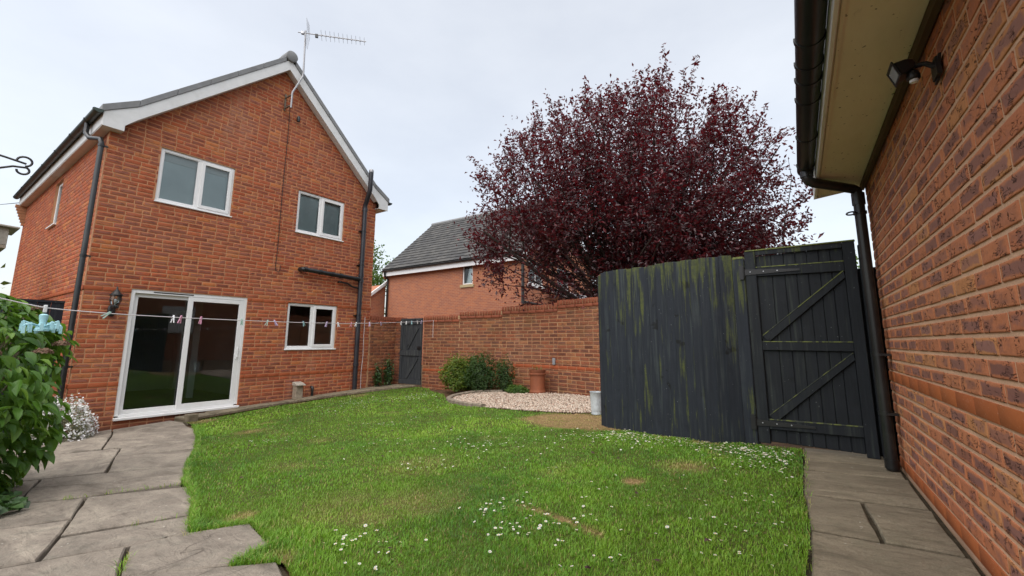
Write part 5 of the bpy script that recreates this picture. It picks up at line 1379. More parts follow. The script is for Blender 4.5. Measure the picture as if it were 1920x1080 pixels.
def brace(a0, z0_, a1, z1_, w_):
    d = np.array([a1 - a0, z1_ - z0_]); d /= np.hypot(*d); nn = np.array([-d[1], d[0]])
    P0, P1 = np.array([a0, z0_]), np.array([a1, z1_])
    poly = [tuple(P0 - nn * w_), tuple(P1 - nn * w_), tuple(P1), tuple(P0)]
    poly = [(min(max(x, 0.0985), 0.7535), z) for x, z in poly]
    mb = MB(); mb.prism(poly, 0.0, 0.017, lambda p_, q_, dd_: gt_(p_, dd_, q_)); o = mb.build('brace', M['gate'], gate, bevel=0.003)
    mb = MB(); mb.prism([tuple(P0 + nn * 0.0005), tuple(P1 + nn * 0.0005), tuple(P1 + nn * 0.007), tuple(P0 + nn * 0.007)], -0.0005, 0.0185, lambda p_, q_, dd_: gt_(p_, dd_, q_)); mb.build('moss', M['mossy'], o)
brace(0.108, 0.062, 0.745, 0.592, 0.070)
brace(0.108, -0.632, 0.745, -0.080, 0.070)
for za, zb in ((0.655, 0.640), (-0.700, -0.690)):
    mb = MB(); mb.prism([(-0.005, za - 0.028), (0.44, zb - 0.010), (0.44, zb + 0.006), (-0.005, za + 0.028)], 0.0215, 0.026, lambda p_, q_, d: gt_(p_, d, q_)); h = mb.build('hinge', M['iron'], gate)
    MB().box(-0.045, -0.006, 0.0215, 0.027, za - 0.065, za + 0.065, gt_).build('hinge_plate', M['iron'], h)
    mb = MB(); mb.tube([gt_(-0.004, 0.028, za - 0.05), gt_(-0.004, 0.028, za + 0.05)], 0.008, 8); mb.build('hinge_pin', M['iron'], h, True)
    for aa in (0.05, 0.16, 0.27):
        mb = MB(); mb.lathe([(0.006, 0), (0.005, 0.003), (0.0001, 0.004)], (0, 0, 0), 8, lambda x, y, z, aa=aa, za=za, zb=zb: gt_(aa + x, 0.026 + z, za + (zb - za) * aa / 0.44 + y))
        mb.build('bolt', M['metal'], h)
# posts
gpst = empty('gate_post', gt_(-0.055, 0, -0.92), 'square mossy timber post carrying the black gate hinges', 'post')
MB().box(-0.108, -0.001, -0.085, 0.015, -0.97, 0.79, gt_).build('post', M['fence'], gpst, bevel=0.006)
mb = MB(); mb.prism([(-0.108, 0.792), (-0.008, 0.792), (-0.012, 0.812), (-0.100, 0.812)], -0.085, 0.015, lambda p_, q_, d: gt_(p_, d, q_)); mb.build('post_top', M['mossy'], gpst)
lp = empty('latch_post', gt_(0.89, 0, -0.89), 'dark narrow timber post between the gate and garage downpipe', 'post')
MB().box(0.80, 1.20, -0.13, -0.11, -0.90, 0.62, gt_).build('infill_board', M['gate'], lp)
MB().box(0.851, 0.925, -0.075, 0.005, -0.90, 0.80, gt_).build('post', M['gate'], lp, bevel=0.005)
# fence of upright feather-edge boards
fence = empty('board_fence', (4.7, 1.4, -0.95), 'blue-black upright board fence with green moss streaks', 'fence')
FP = smooth_path([(4.625, 0.655), (4.61, 0.86), (4.66, 1.11), (4.73, 1.39), (4.79, 1.69), (4.88, 2.02), (5.01, 2.17)], 8)
FS = np.concatenate([[0], np.cumsum(np.hypot(*np.diff(FP, axis=0).T))])
u = 0.0; r_ = random.Random(12)
while u < FS[-1] - 0.05:
    w_ = min(r_.uniform(0.085, 0.112), FS[-1] - u + 0.02)
    a = np.array([np.interp(u, FS, FP[:, 0]), np.interp(u, FS, FP[:, 1])]); b = np.array([np.interp(u + w_, FS, FP[:, 0]), np.interp(u + w_, FS, FP[:, 1])])
    t = (b - a) / np.hypot(*(b - a)); nn = np.array([-t[1], t[0]])
    if nn @ (-a) < 0: nn = -nn
    z0_ = zg(a[0], a[1]) - 0.03; z1_ = 0.832 + r_.uniform(-0.009, 0.009) - max(0, u - 1.35) * 0.08; z2_ = z1_ + r_.uniform(-0.005, 0.005)
    L = w_ + 0.012
    lo = r_.uniform(-0.003, 0.003)
    pts = [(0, 0.002 + lo), (L, 0.014 + lo), (L, 0.040 + lo), (0, 0.010 + lo)]
    vs = [(a[0] + t[0] * p_ + nn[0] * q_, a[1] + t[1] * p_ + nn[1] * q_, z0_) for p_, q_ in pts] + [(a[0] + t[0] * p_ + nn[0] * q_, a[1] + t[1] * p_ + nn[1] * q_, z1_ if p_ == 0 else z2_) for p_, q_ in pts]
    mb = MB(); mb.add(vs, [(0, 3, 2, 1), (4, 5, 6, 7), (0, 1, 5, 4), (1, 2, 6, 5), (2, 3, 7, 6), (3, 0, 4, 7)])
    mb.build('board', M['fence'], fence, bevel=0.002)
    u += w_
for zz in (-0.6, 0.0, 0.6):
    mb = MB(); vs = []
    for p_ in FP[::6]:
        vs += [(p_[0] + 0.005, p_[1], zz), (p_[0] + 0.05, p_[1], zz), (p_[0] + 0.05, p_[1], zz + 0.07), (p_[0] + 0.005, p_[1], zz + 0.07)]
    k = len(FP[::6]); fs = [(i * 4 + j, i * 4 + (j + 1) % 4, i * 4 + 4 + (j + 1) % 4, i * 4 + 4 + j) for i in range(k - 1) for j in range(4)] + [(3, 2, 1, 0), tuple((k - 1) * 4 + j for j in range(4))]
    mb.add(vs, fs); mb.build('back_rail', M['fence'], fence)

# dark fence closing the passage left of the house
df = empty('side_fence', (1.0, 9.7, -1.4), 'dark board fence closing the passage left of the house', 'fence')
for i in range(19):
    x = 1.56 - (i + 1) * 0.145
    MB().box(x + 0.002, x + 0.143, 9.66 + 0.006 * (i % 2), 9.685 + 0.006 * (i % 2), -1.5, 0.565).build('board', M['darkfence'], df, bevel=0.003)
MB().box(1.56 - 19 * 0.145, 1.56, 9.65, 9.70, 0.566, 0.60).build('cap_rail', M['darkfence'], df)

# ================================================================== things in the garden
ch = empty('chimney_pot', (7.62, 4.73, -1.03), 'terracotta chimney pot planter on the gravel against the wall', 'planter')
mb = MB(); mb.lathe([(0.165, 0.0), (0.170, 0.05), (0.160, 0.06), (0.150, 0.10), (0.150, 0.36), (0.165, 0.37), (0.168, 0.40), (0.155, 0.41), (0.165, 0.44), (0.168, 0.475), (0.150, 0.48), (0.150, 0.44), (0.001, 0.43)], (7.62, 4.73, -1.02), 28); mb.build('pot', M['terracotta'], ch, True, angle=50)
jug = empty('metal_jug', (5.74, 2.62, -0.97), 'tall grey galvanised jug standing where the gravel meets the fence', 'jug')
mb = MB(); mb.lathe([(0.066, 0.0), (0.068, 0.01), (0.064, 0.03), (0.072, 0.12), (0.078, 0.22), (0.080, 0.285), (0.084, 0.29), (0.084, 0.297), (0.077, 0.297), (0.07, 0.05), (0.001, 0.04)], (5.74, 2.62, -0.97), 22)
mb.build('body', M['galv'], jug, True, angle=50)
mb = MB(); d_ = Vector((0.25, -0.97, 0)); c0 = Vector((5.74, 2.62, -0.97))
mb.tube([c0 + d_ * 0.078 + Vector((0, 0, 0.27)), c0 + d_ * 0.12 + Vector((0, 0, 0.29)), c0 + d_ * 0.15 + Vector((0, 0, 0.24)), c0 + d_ * 0.13 + Vector((0, 0, 0.13)), c0 + d_ * 0.073 + Vector((0, 0, 0.09))], 0.008, 8); mb.build('handle', M['metal'], jug, True)
mb = MB(); mb.tube([(5.92, 2.46, -0.98), (5.95, 2.50, -0.70), (5.93, 2.52, -0.62), (5.97, 2.42, -0.60)], 0.018, 8); tag(mb.build('hose_end', M['black'], None, True), 'black hose end hooked up behind the galvanised jug', 'hose')

# clothes line and pegs
LINE = [(0.419, 4.553, 0.279), (0.526, 4.601, 0.256), (0.655, 4.658, 0.233), (0.777, 4.713, 0.226), (1.034, 4.828, 0.219), (1.209, 4.905, 0.217), (1.696, 5.123, 0.219), (2.335, 5.408, 0.228), (3.212, 5.80, 0.246), (4.137, 6.212, 0.276), (5.06, 6.624, 0.322), (6.167, 7.118, 0.392), (7.79, 7.842, 0.509)]
clo = empty('washing_line', (7.8, 7.85, 0.5), 'white washing line slung across the garden from the brick wall', 'washing line')
mb = MB(); mb.tube([(-0.6, 4.10, 0.62)] + LINE, 0.0042, 6); mb.build('line', M['cord'], clo, True)
mb = MB(); mb.tube([(7.80, 7.845, 0.509), (7.775, 7.843, 0.510), (7.77, 7.842, 0.50), (7.765, 7.84, 0.3), (7.768, 7.84, 0.10)], 0.005, 6); mb.build('loose_end', M['cord'], clo, True)
mb = MB(); mb.tube([(7.81, 7.845, 0.515), (7.78, 7.845, 0.515)], 0.010, 8); mb.build('hook', M['metal'], clo, True)
LN = np.array(LINE)
def peg_mesh(mat):
    mb = MB()
    for sgn in (-1, 1):
        vs = [(x, y + sgn * 0.0005, z) for x, y, z in ((-0.006, sgn * 0.001, 0.022), (0.006, sgn * 0.001, 0.022), (0.006, sgn * 0.006, 0.018), (-0.006, sgn * 0.006, 0.018), (-0.006, sgn * 0.001, -0.012), (0.006, sgn * 0.001, -0.012), (0.006, sgn * 0.008, -0.012), (-0.006, sgn * 0.008, -0.012),
              (-0.006, sgn * 0.009, -0.055), (0.006, sgn * 0.009, -0.055), (0.006, sgn * 0.015, -0.055), (-0.006, sgn * 0.015, -0.055))]
        fs = [(0, 1, 2, 3), (0, 4, 5, 1), (1, 5, 6, 2), (2, 6, 7, 3), (3, 7, 4, 0), (4, 8, 9, 5), (5, 9, 10, 6), (6, 10, 11, 7), (7, 11, 8, 4), (8, 11, 10, 9)]
        mb.add(vs, fs if sgn > 0 else [f[::-1] for f in fs])
    return mb.mesh('clothes_peg', mat)
PEGS = [(203, 'mint', 0.9, 'mint clothes peg dangling askew in front of the wall lantern'), (323, 'whitepeg', 0.2, 'white clothes peg in front of the left patio door pane'), (338, 'pink', 0.0, 'pink clothes peg just left of the patio door centre frame'), (374, 'pink', 0.0, 'pink clothes peg in front of the right patio door pane'),
        (453, 'mint', -0.2, 'mint clothes peg beside the right frame of the patio doors'), (497, 'mint', 0.2, 'pale green clothes peg over the bricks right of the patio doors'), (511, 'lilac', -0.5, 'lilac clothes peg tilted over the bricks left of the kitchen window'), (568, 'blue', -0.6, 'blue clothes peg tilted in front of the kitchen window left pane'),
        (610, 'lilac', 0.0, 'lilac clothes peg in front of the kitchen window right pane'), (633, 'whitepeg', 0.0, 'white clothes peg at the right edge of the kitchen window'), (657, 'pink', 0.0, 'pink clothes peg left of the black soil stack'), (666, 'whitepeg', 0.1, 'white clothes peg in front of the black soil stack'),
        (692, 'lilac', 0.0, 'lilac clothes peg by the white cord at the house corner'), (713, 'lilac', -0.7, 'lilac clothes peg slanting over the short side wall'), (752, 'whitepeg', 0.0, 'white clothes peg hanging at the far gate left edge'), (761, 'whitepeg', 0.4, 'leftmost white clothes peg fully over the far gate boards'),
        (770, 'blue', 0.0, 'pale blue clothes peg over the middle of the far gate'), (780, 'whitepeg', -0.5, 'white slanting clothes peg right of the pale blue one'), (788, 'lilac', 0.0, 'lilac clothes peg at the far gate right edge')]
pm = {k: peg_mesh(M[k]) for k in ('mint', 'whitepeg', 'pink', 'lilac', 'blue')}
lpx = np.array([proj(p)[0] for p in LN])
for px, mt, tilt, lab in PEGS:
    pos = [float(np.interp(px, lpx, LN[:, i])) for i in range(3)]
    o = link('clothes_peg', pm[mt], None, Matrix.Translation(pos) @ Matrix.Rotation(R(24 + rnd.uniform(-12, 12)), 4, 'Z') @ Matrix.Rotation(tilt, 4, 'Y') @ Matrix.Rotation(rnd.uniform(-.3, .3), 4, 'X') @ Matrix.Rotation(R(rnd.choice([0, 35, 75])), 4, 'Z'))
    tag(o, lab, 'clothes peg', 'clothes pegs on the washing line')

# pale blue peg hanger
hp = Vector((0.655, 4.658, 0.233))
hang = empty('peg_hanger', tuple(hp), 'pale blue plastic sock hanger with many clips on the washing line', 'peg hanger')
mb = MB(); mb.box(-0.01, 0.01, -0.012, 0.012, -0.035, 0.02, lambda x, y, z: hp + Vector((x, y, z))); mb.build('top_clip', M['whitepeg'], hang, bevel=0.003)
mb = MB(); mb.lathe([(0.012, -0.045), (0.026, -0.055), (0.024, -0.075), (0.018, -0.11), (0.026, -0.14), (0.040, -0.155), (0.042, -0.17), (0.001, -0.176)], hp, 16); mb.build('hub', M['blue'], hang, True)
for i in range(9):
    a = 2 * math.pi * i / 9 + 0.35; L = (0.10, 0.135, 0.085, 0.125)[i % 4]
    e = Vector((math.cos(a), math.sin(a), 0)); tip = hp + e * L + Vector((0, 0, -0.115 + 0.02 * math.sin(i * 2.1)))
    mb = MB(); mb.tube([hp + e * 0.02 + Vector((0, 0, -0.135)), hp + e * L * 0.55 + Vector((0, 0, -0.118)), tip], 0.0055, 6); arm = mb.build('arm', M['blue'], hang, True)
    for q in (0.62, 0.98):
        c0 = hp + e * L * q + Vector((0, 0, -0.125 + 0.02 * math.sin(i * 2.1) * q))
        MB().box(-0.008, 0.008, -0.010, 0.010, -0.045, 0.008, lambda x, y, z, c0=c0: c0 + Vector((x, y * (1 - z * 8), z))).build('clip', M['blue'], arm)

# scroll bracket at the left edge
sb = MB()
r2 = Vector((math.cos(R(85)), math.sin(R(85)), 0)); sd_ = Vector((0.08, -0.05, 0))
# arms come from a post outside the frame on the left
def P3(x, z): return Vector((0.26 + x * 0.95, 3.99 - x * 0.10, z))
post_x = -0.55
sb.tube([P3(post_x, 1.19), P3(-0.2, 1.135), P3(0.02, 1.103), P3(0.115, 1.085)], 0.0065, 6)
sb.tube([P3(post_x, 0.90), P3(-0.12, 0.985), P3(-0.0, 1.025), P3(0.06, 1.055), P3(0.125, 1.062)], 0.0065, 6)
sb.tube([P3(0.105 + 0.034 * math.cos(t_), 1.098 + 0.030 * math.sin(t_)) for t_ in np.linspace(-1.4, 3.4, 14)], 0.0065, 6)
sb.tube([P3(0.105 + 0.028 * math.cos(t_), 1.040 + 0.024 * math.sin(t_)) for t_ in np.linspace(1.4, -3.2, 14)], 0.0065, 6)
sb.tube([P3(-0.15, 0.975), P3(-0.04, 1.01)], 0.012, 8)
hb = empty('scroll_bracket', tuple(P3(post_x, -1.1)), 'black wrought iron scroll bracket reaching in from the left edge', 'bracket')
sb.build('arms', M['iron'], hb, True)
mb = MB(); mb.tube([P3(post_x, -1.15), P3(post_x, 1.35)], 0.02, 10); mb.build('post', M['iron'], hb, True)
WIRE = (1.9, 27.0, 5.40)
mb = MB(); mb.tube([tuple(WIRE), (1.55, 16.72, 3.50)], 0.010, 5); tag(mb.build('overhead_wire', M['wire'], None, True), 'thin dark wire running in from the left to the house eaves', 'wire')

# wooden bird table roof at the left edge
bt = empty('bird_table', (0.30, 5.0, -1.2), 'weathered wooden bird table roof poking above the hydrangea', 'bird table')
BTt = lambda x, y, z: (0.20 + x, 5.12 + y, z)
mb = MB(); mb.prism([(-0.30, 0.872), (0.285, 0.842), (0.285, 0.828), (-0.30, 0.855)], -0.22, 0.16, lambda p_, q_, d: BTt(p_, d, q_)); mb.build('roof_board', M['palewood'], bt, bevel=0.003)
for i in range(5):
    x = -0.28 + i * 0.104
    MB().box(x, x + 0.100, -0.185, -0.165, 0.70, 0.83, BTt).build('side_board', M['palewood'], bt, bevel=0.002)
MB().box(-0.29, 0.235, -0.19, 0.13, 0.672, 0.698, BTt).build('floor_board', M['oldwood'], bt, bevel=0.003)
MB().box(-0.10, -0.03, -0.03, 0.04, -1.25, 0.67, BTt).build('post', M['oldwood'], bt, bevel=0.004)

# ================================================================== PLANTS
def leaf_mesh(L, W, fold=0.15, droop=0.2, name='leaf', mat=None, seed=0):
    r_ = random.Random(seed)
    st = [(0, 0.02), (0.18, 0.62), (0.42, 1.0), (0.70, 0.74), (0.88, 0.34), (1.0, 0.0)]
    vs = []; uv = []
    for t, w_ in st:
        z = -droop * L * t * t + r_.uniform(-.01, .01) * L
        for sgn in (-1, 0, 1):
            vs.append((sgn * W * w_ / 2, L * t, z + abs(sgn) * fold * W * w_ + r_.uniform(-.02, .02) * W * abs(sgn))); uv.append((0.5 + sgn * 0.5, t, 0))
    fs = []
    for i in range(len(st) - 1):
        for j in (0, 1): fs.append((i * 3 + j, i * 3 + j + 1, i * 3 + j + 4, i * 3 + j + 3))
    return np.array(vs), np.array(fs), np.array(uv)

def orient(nrm, up_bias, r_):
    n_ = Vector(nrm).normalized()
    a = Vector((r_.uniform(-1, 1), r_.uniform(-1, 1), r_.uniform(-0.6, 0.2)))
    y = (a - n_ * a.dot(n_)); y = y.normalized() if y.length > 1e-4 else n_.orthogonal()
    x = y.cross(n_)
    return Matrix(((x.x, y.x, n_.x), (x.y, y.y, n_.y), (x.z, y.z, n_.z)))

# hydrangea
hyd = empty('hydrangea', (0.25, 5.5, -1.25), 'large leafy green hydrangea bush with faded brown flower heads', 'shrub')
r_ = random.Random(5)
LV = [leaf_mesh(0.108, 0.058, 0.25, 0.34, seed=i) for i in range(6)]
lm = [np_mesh('leaf', v, [f], M['hydr'], {'tint': np.zeros(len(v)), 'buv': uv}, True) for v, f, uv in LV]
cand = []
def hyd_r(z):                                # horizontal radius by height
    t = (z + 1.22) / 1.60
    return (0.52 + 0.30 * min(1, t / 0.42) ** 0.8) * (1.0 if t < 0.62 else math.sqrt(max(0.02, 1 - ((t - 0.62) / 0.42) ** 2)))
HC = (0.12, 5.62)
while len(cand) < 5200:
    z = r_.uniform(-1.18, 0.40); a = r_.uniform(0, 2 * math.pi)
    rr = hyd_r(z) * (1 + 0.12 * math.sin(3 * a + z * 4) + 0.08 * math.sin(7 * a - z * 6)) * (r_.uniform(0.86, 1.03) if r_.random() < 0.75 else r_.uniform(0.55, 0.86))
    x, y = HC[0] + rr * math.cos(a), HC[1] + rr * math.sin(a)
    nz_ = Vector((math.cos(a) * 0.55, math.sin(a) * 0.55, 0.75 + max(0, z + 0.2) * 1.0)) + Vector((r_.gauss(0, .35), r_.gauss(0, .35), r_.gauss(0.15, .3)))
    cand.append((x, y, z, nz_, r_.uniform(0.7, 1.25)))
cand.sort(key=lambda c_: (math.hypot(c_[0], c_[1]) + (0 if -20 < proj(c_[:3])[0] < 200 else 10)))
V, U, F, T = [], [], [], []; n0 = 0
for i, (x, y, z, nn, sc_) in enumerate(cand):
    n_ = nn.normalized()
    dwn = Vector((n_.x * 1.5, n_.y * 1.5, -0.45)) + Vector((r_.gauss(0, .4), r_.gauss(0, .4), 0)); yv = (dwn - n_ * dwn.dot(n_)).normalized(); xv = yv.cross(n_)
    m = Matrix(((xv.x * sc_, yv.x * sc_, n_.x * sc_, x), (xv.y * sc_, yv.y * sc_, n_.y * sc_, y), (xv.z * sc_, yv.z * sc_, n_.z * sc_, z), (0, 0, 0, 1)))
    k = r_.randrange(6)
    if i < 300: link('leaf', lm[k], hyd, m)
    else:
        v, f, uv = LV[k]; A = np.array(m)
        V.append(v @ A[:3, :3].T + A[:3, 3]); F.append(f + n0); U.append(uv); T.append(np.full(len(v), r_.random())); n0 += len(v)
o = link('leaves', np_mesh('leaves', np.concatenate(V), [np.concatenate(F)], M['hydr'], {'tint': np.concatenate(T), 'buv': np.concatenate(U)}, True), hyd); o['kind'] = 'stuff'
mb = MB()
for i in range(26):
    a = r_.uniform(0, 6.28); z = r_.uniform(-0.2, 0.32); rr = hyd_r(z) * 0.9
    b = (HC[0] + rr * math.cos(a), HC[1] + rr * math.sin(a), z)
    mb.tube([(HC[0] + 0.1 * math.cos(a), HC[1] + 0.1 * math.sin(a), -1.25), (HC[0] + rr * .6 * math.cos(a), HC[1] + rr * .6 * math.sin(a), (z - 1.2) / 2), b], 0.007, 5)
o = mb.build('stems', M['oldwood'], hyd)
def petals(n_, c0, rad, s_, r_, flat=0.6):
    c0 = np.array(c0); d = rng.normal(size=(n_, 3)); d /= np.linalg.norm(d, axis=1)[:, None]; d[:, 2] = np.abs(d[:, 2]) * flat + 0.0
    P = c0 + d * rad * (0.7 + 0.3 * rng.random((n_, 1)))
    return P, d
def quads_at(P, Nn, s_, aspect=1.0, tip=True):
    """diamond leaves at P with normals Nn and sizes s_"""
    n_ = len(P); Nn = Nn / np.linalg.norm(Nn, axis=1)[:, None]
    a = rng.normal(size=(n_, 3)); y = a - Nn * (a * Nn).sum(1)[:, None]; y /= np.linalg.norm(y, axis=1)[:, None] + 1e-9; x = np.cross(y, Nn)
    s_ = np.asarray(s_).reshape(-1, 1)
    fold = 0.22 * s_ * Nn
    V = np.stack([P - y * s_ * 0.5, P + x * s_ * 0.5 * aspect - y * s_ * 0.05 + fold, P + y * s_ * 0.62, P - x * s_ * 0.5 * aspect - y * s_ * 0.05 + fold], 1)
    i0 = np.arange(n_)[:, None] * 4
    F = np.concatenate([i0 + np.array([[0, 1, 2]]), i0 + np.array([[0, 2, 3]])])
    return V.reshape(-1, 3), F
for i in range(13):
    z = r_.uniform(-0.75, 0.36); a = r_.uniform(-1.7, 1.2); rr = hyd_r(z) * 1.0
    if i < 6: z = r_.uniform(0.02, 0.30); rr = hyd_r(z) * 0.97; a = r_.uniform(-1.9, 0.9)
    c0 = (HC[0] + rr * math.cos(a), HC[1] + rr * math.sin(a), z + 0.03)
    P, d = petals(150, c0, 0.065, 0.02, r_)
    v, f = quads_at(P, d + rng.normal(0, .3, d.shape), 0.014 + 0.010 * rng.random(len(P)), 0.9)
    link('flower_head', np_mesh('flower_head', v, [f], M['dryflower'], {'tint': np.repeat(rng.random(len(P)), 4)}), hyd)

def blob(name, label, cat, c0, rad, n_, s_, mat, seed, shape=None, stems=True, aspect=0.6, lump=0.18, up=0.5):
    """shrub: leaves through the volume of an uneven crown"""
    e = empty(name, (c0[0], c0[1], c0[2] - rad[2]), label, cat)
    rg = np.random.default_rng(seed)
    d = rg.normal(size=(n_, 3)); d /= np.linalg.norm(d, axis=1)[:, None]
    az = np.arctan2(d[:, 1], d[:, 0])
    lum = 1 + lump * np.sin(3 * az + seed) * np.cos(4 * d[:, 2] + seed) + lump * 0.7 * np.sin(7 * az + 2 * seed + 5 * d[:, 2]) + rg.normal(0, 0.07, n_)
    r_ = np.where(rg.random(n_) < 0.7, 0.82 + 0.2 * rg.random(n_), rg.random(n_) ** 0.5 * 0.85)
    P = np.array(c0) + d * np.array(rad) * (r_ * lum)[:, None]
    P[:, 2] = np.maximum(P[:, 2], c0[2] - rad[2] * 0.98)
    N_ = d + rg.normal(0, .55, d.shape); N_[:, 2] += up
    v, f = quads_at(P, N_, s_ * (0.7 + 0.6 * rg.random(n_)), aspect)
    o = link('foliage', np_mesh('foliage', v, [f], mat, {'tint': np.repeat(rg.random(n_), 4)}), e)
    if stems:
        mb = MB()
        for i in range(9):
            a = rg.random() * 6.28; k = rg.random() * 0.7
            b = (c0[0] + rad[0] * k * math.cos(a), c0[1] + rad[1] * k * math.sin(a), c0[2] + rad[2] * 0.5)
            mb.tube([(c0[0] + 0.04 * math.cos(a), c0[1] + 0.04 * math.sin(a), c0[2] - rad[2] - 0.02), ((c0[0] + b[0]) / 2, (c0[1] + b[1]) / 2, c0[2] - rad[2] * 0.2), b], 0.008, 5)
        mb.build('stems', M['bark'], e)
    return e
blob('rounded_shrub', 'rounded yellow-green shrub on the left of the bushes by the wall', 'shrub', (7.46, 6.66, -0.72), (0.34, 0.36, 0.33), 4200, 0.055, M['bushy'], 3, lump=0.34, up=0.7)
sh = blob('bushy_shrub', 'taller grey-green shrub in the middle of the bushes by the wall', 'shrub', (7.42, 6.03, -0.68), (0.26, 0.34, 0.38), 4600, 0.050, M['bushd'], 4, aspect=0.35, lump=0.3, up=0.9)
blob('slim_shrub', 'slim dark green shrub beside the red stepped brick band', 'shrub', (7.58, 5.52, -0.72), (0.16, 0.20, 0.33), 2100, 0.045, M['bushd'], 5, aspect=0.35, lump=0.35, up=0.8)
blob('low_plant', 'low bright green plant at the kerb left of the chimney pot', 'plant', (7.50, 5.14, -0.97), (0.15, 0.24, 0.10), 900, 0.055, M['fartree'], 6, stems=False)
blob('wall_climber', 'thin dark climber against the short side wall, nearest the house', 'plant', (7.19, 9.12, -0.86), (0.09, 0.08, 0.27), 420, 0.05, M['ivyl'], 7, lump=0.5)
blob('wall_climber', 'taller dark climber against the short side wall beside the far gate', 'plant', (7.50, 9.10, -0.78), (0.12, 0.09, 0.34), 620, 0.05, M['ivyl'], 8, lump=0.5)
# grass tuft in the chimney pot
mb = MB()
for i in range(16):
    a = rnd.uniform(0, 6.28); l = rnd.uniform(0.05, 0.16)
    p = Vector((7.62 + rnd.uniform(-.08, .08), 4.73 + rnd.uniform(-.08, .08), -0.60)); e_ = Vector((math.cos(a), math.sin(a), 0))
    b_ = Vector((-e_.y, e_.x, 0)) * 0.006
    mb.add([p - b_, p + b_, p + e_ * l * 0.4 + Vector((0, 0, l)) + b_ * .6, p + e_ * l * 0.4 + Vector((0, 0, l)) - b_ * .6, p + e_ * l * 1.0 + Vector((0, 0, l * 1.2))], [(0, 1, 2, 3), (3, 2, 4)])
tag(mb.build('pot_weed', M['bushy']), 'wispy weeds growing out of the terracotta chimney pot', 'plant')

# white flowering plant by the house corner
cer = empty('white_flower_plant', (1.62, 8.95, -1.38), 'mound of tiny white flowers at the house corner by the hydrangea', 'plant')
rg = np.random.default_rng(9)
for nm, n_, s_, mt, lo in (('foliage', 3600, 0.035, 'silver', 0.55), ('blossom', 2600, 0.030, 'petal', 0.88)):
    d = rg.normal(size=(n_, 3)); d /= np.linalg.norm(d, axis=1)[:, None]; d[:, 2] = np.abs(d[:, 2])
    az = np.arctan2(d[:, 1], d[:, 0]); rr = (lo + (1.08 - lo) * rg.random(n_)) * (1 + 0.12 * np.sin(4 * az) + 0.1 * np.sin(9 * az + 4 * d[:, 2]))
    P = np.array([1.60, 8.90, -1.38]) + d * np.array([0.36, 0.34, 0.50]) * rr[:, None]
    if nm == 'blossom': P = P[(np.sin(P[:, 0] * 19) * np.sin(P[:, 1] * 17 + P[:, 2] * 23)) > -0.45]
    N_ = rg.normal(0, .5, P.shape); N_[:, 2] += 0.9; N_[:, 1] -= 0.4
    rng_save = len(P)
    v, f = quads_at(P, N_, s_ * (0.6 + 0.6 * rg.random(len(P))), 0.35 if nm == 'foliage' else 0.95)
    link(nm, np_mesh(nm, v, [f], M[mt], {'tint': np.repeat(rg.random(len(P)), 4)}), cer)
# ivy creeping over the patio edge under the hydrangea
n_ = 1500
x = rg.uniform(0.1, 0.78, n_); y = rg.uniform(4.55, 7.6, n_); kk = x < 0.62 + 0.10 * np.sin(y * 3) + (y - 4.6) * 0.16
x, y = x[kk], y[kk]
P = np.stack([x, y, zg(x, y) + 0.02 + 0.16 * rg.random(len(x)) * np.clip((0.95 - x), 0.15, 1)], 1)
N_ = rg.normal(0, .45, P.shape); N_[:, 2] += 1; N_[:, 1] -= 0.4
v, f = quads_at(P, N_, 0.07 * (0.6 + 0.6 * rg.random(len(P))), 0.95)
tag(link('ivy', np_mesh('ivy', v, [f], M['ivyl'], {'tint': np.repeat(rg.random(len(P)), 4)})), 'low ivy creeping from under the hydrangea onto the flagstones', 'ivy', None, 'stuff')
# weeds in the patio joints
xs_, ys_ = [], []
for (ax_, ay_, bx_, by_, k) in ((0.9, 4.72, 1.5, 4.28, 70), (1.3, 3.37, 1.0, 3.5, 14), (1.1, 2.99, 1.3, 2.9, 40), (0.76, 2.72, 0.85, 2.95, 50), (1.05, 2.33, 1.25, 2.42, 50), (1.55, 4.25, 1.5, 3.9, 40), (3.35, 0.16, 4.5, 0.2, 60), (2.2, 0.12, 3.3, 0.16, 60), (4.35, 1.0, 4.6, 0.5, 30)):
    t_ = rng.random(k); xs_.append(ax_ + (bx_ - ax_) * t_ + rng.normal(0, .01, k)); ys_.append(ay_ + (by_ - ay_) * t_ + rng.normal(0, .01, k))
x = np.concatenate(xs_); y = np.concatenate(ys_)
v, q, t, a, b = blades(x, y, 0.015 + 0.035 * rng.random(len(x)), np.full(len(x), 0.0018), rng.random(len(x)), (rng.random(len(x)) < 0.4) * 0.7, 0.9)
tag(link('joint_grass', np_mesh('joint_grass', v, [q, t], M['grass'], {'tint': a, 'dry': b})), 'sparse grass tufts growing in the paving joints', 'grass', None, 'stuff')

# ---- purple plum tree
tree = empty('plum_tree', (9.8, 3.5, -1.1), 'broad purple-leaved plum tree spreading above the curved garden wall', 'tree')
rt = random.Random(21)
TB = Vector((9.85, 3.45, -1.15))
EC = Vector((9.80, 3.34, 2.50))
fx = Vector((math.sin(YAW), -math.cos(YAW), 0)); fz = Vector((math.cos(YAW), math.sin(YAW), 0))
def inside(p):
    d = p - EC
    a = d.dot(fx) / ((3.90 if d.dot(fx) < 0 else 3.62) - 0.26 * max(0.0, d.z) + 0.10 * min(0.0, d.z)); b = d.dot(fz) / 2.3; c_ = d.z / (3.36 + 0.14 * d.dot(fx) if d.z > 0 else 2.3)
    lob = 0.10 * math.sin(d.dot(fx) * 2.6 + 0.7) * math.sin(d.z * 1.9) + 0.06 * math.sin(d.dot(fx) * 5.3 + d.z * 3.1)
    return (abs(a) ** 2.7 + abs(b) ** 2.2 + abs(c_) ** 2.9) + lob
trunk = MB(); limbs = MB(); twigs = []
fork = TB + Vector((0.0, 0.1, 1.55))
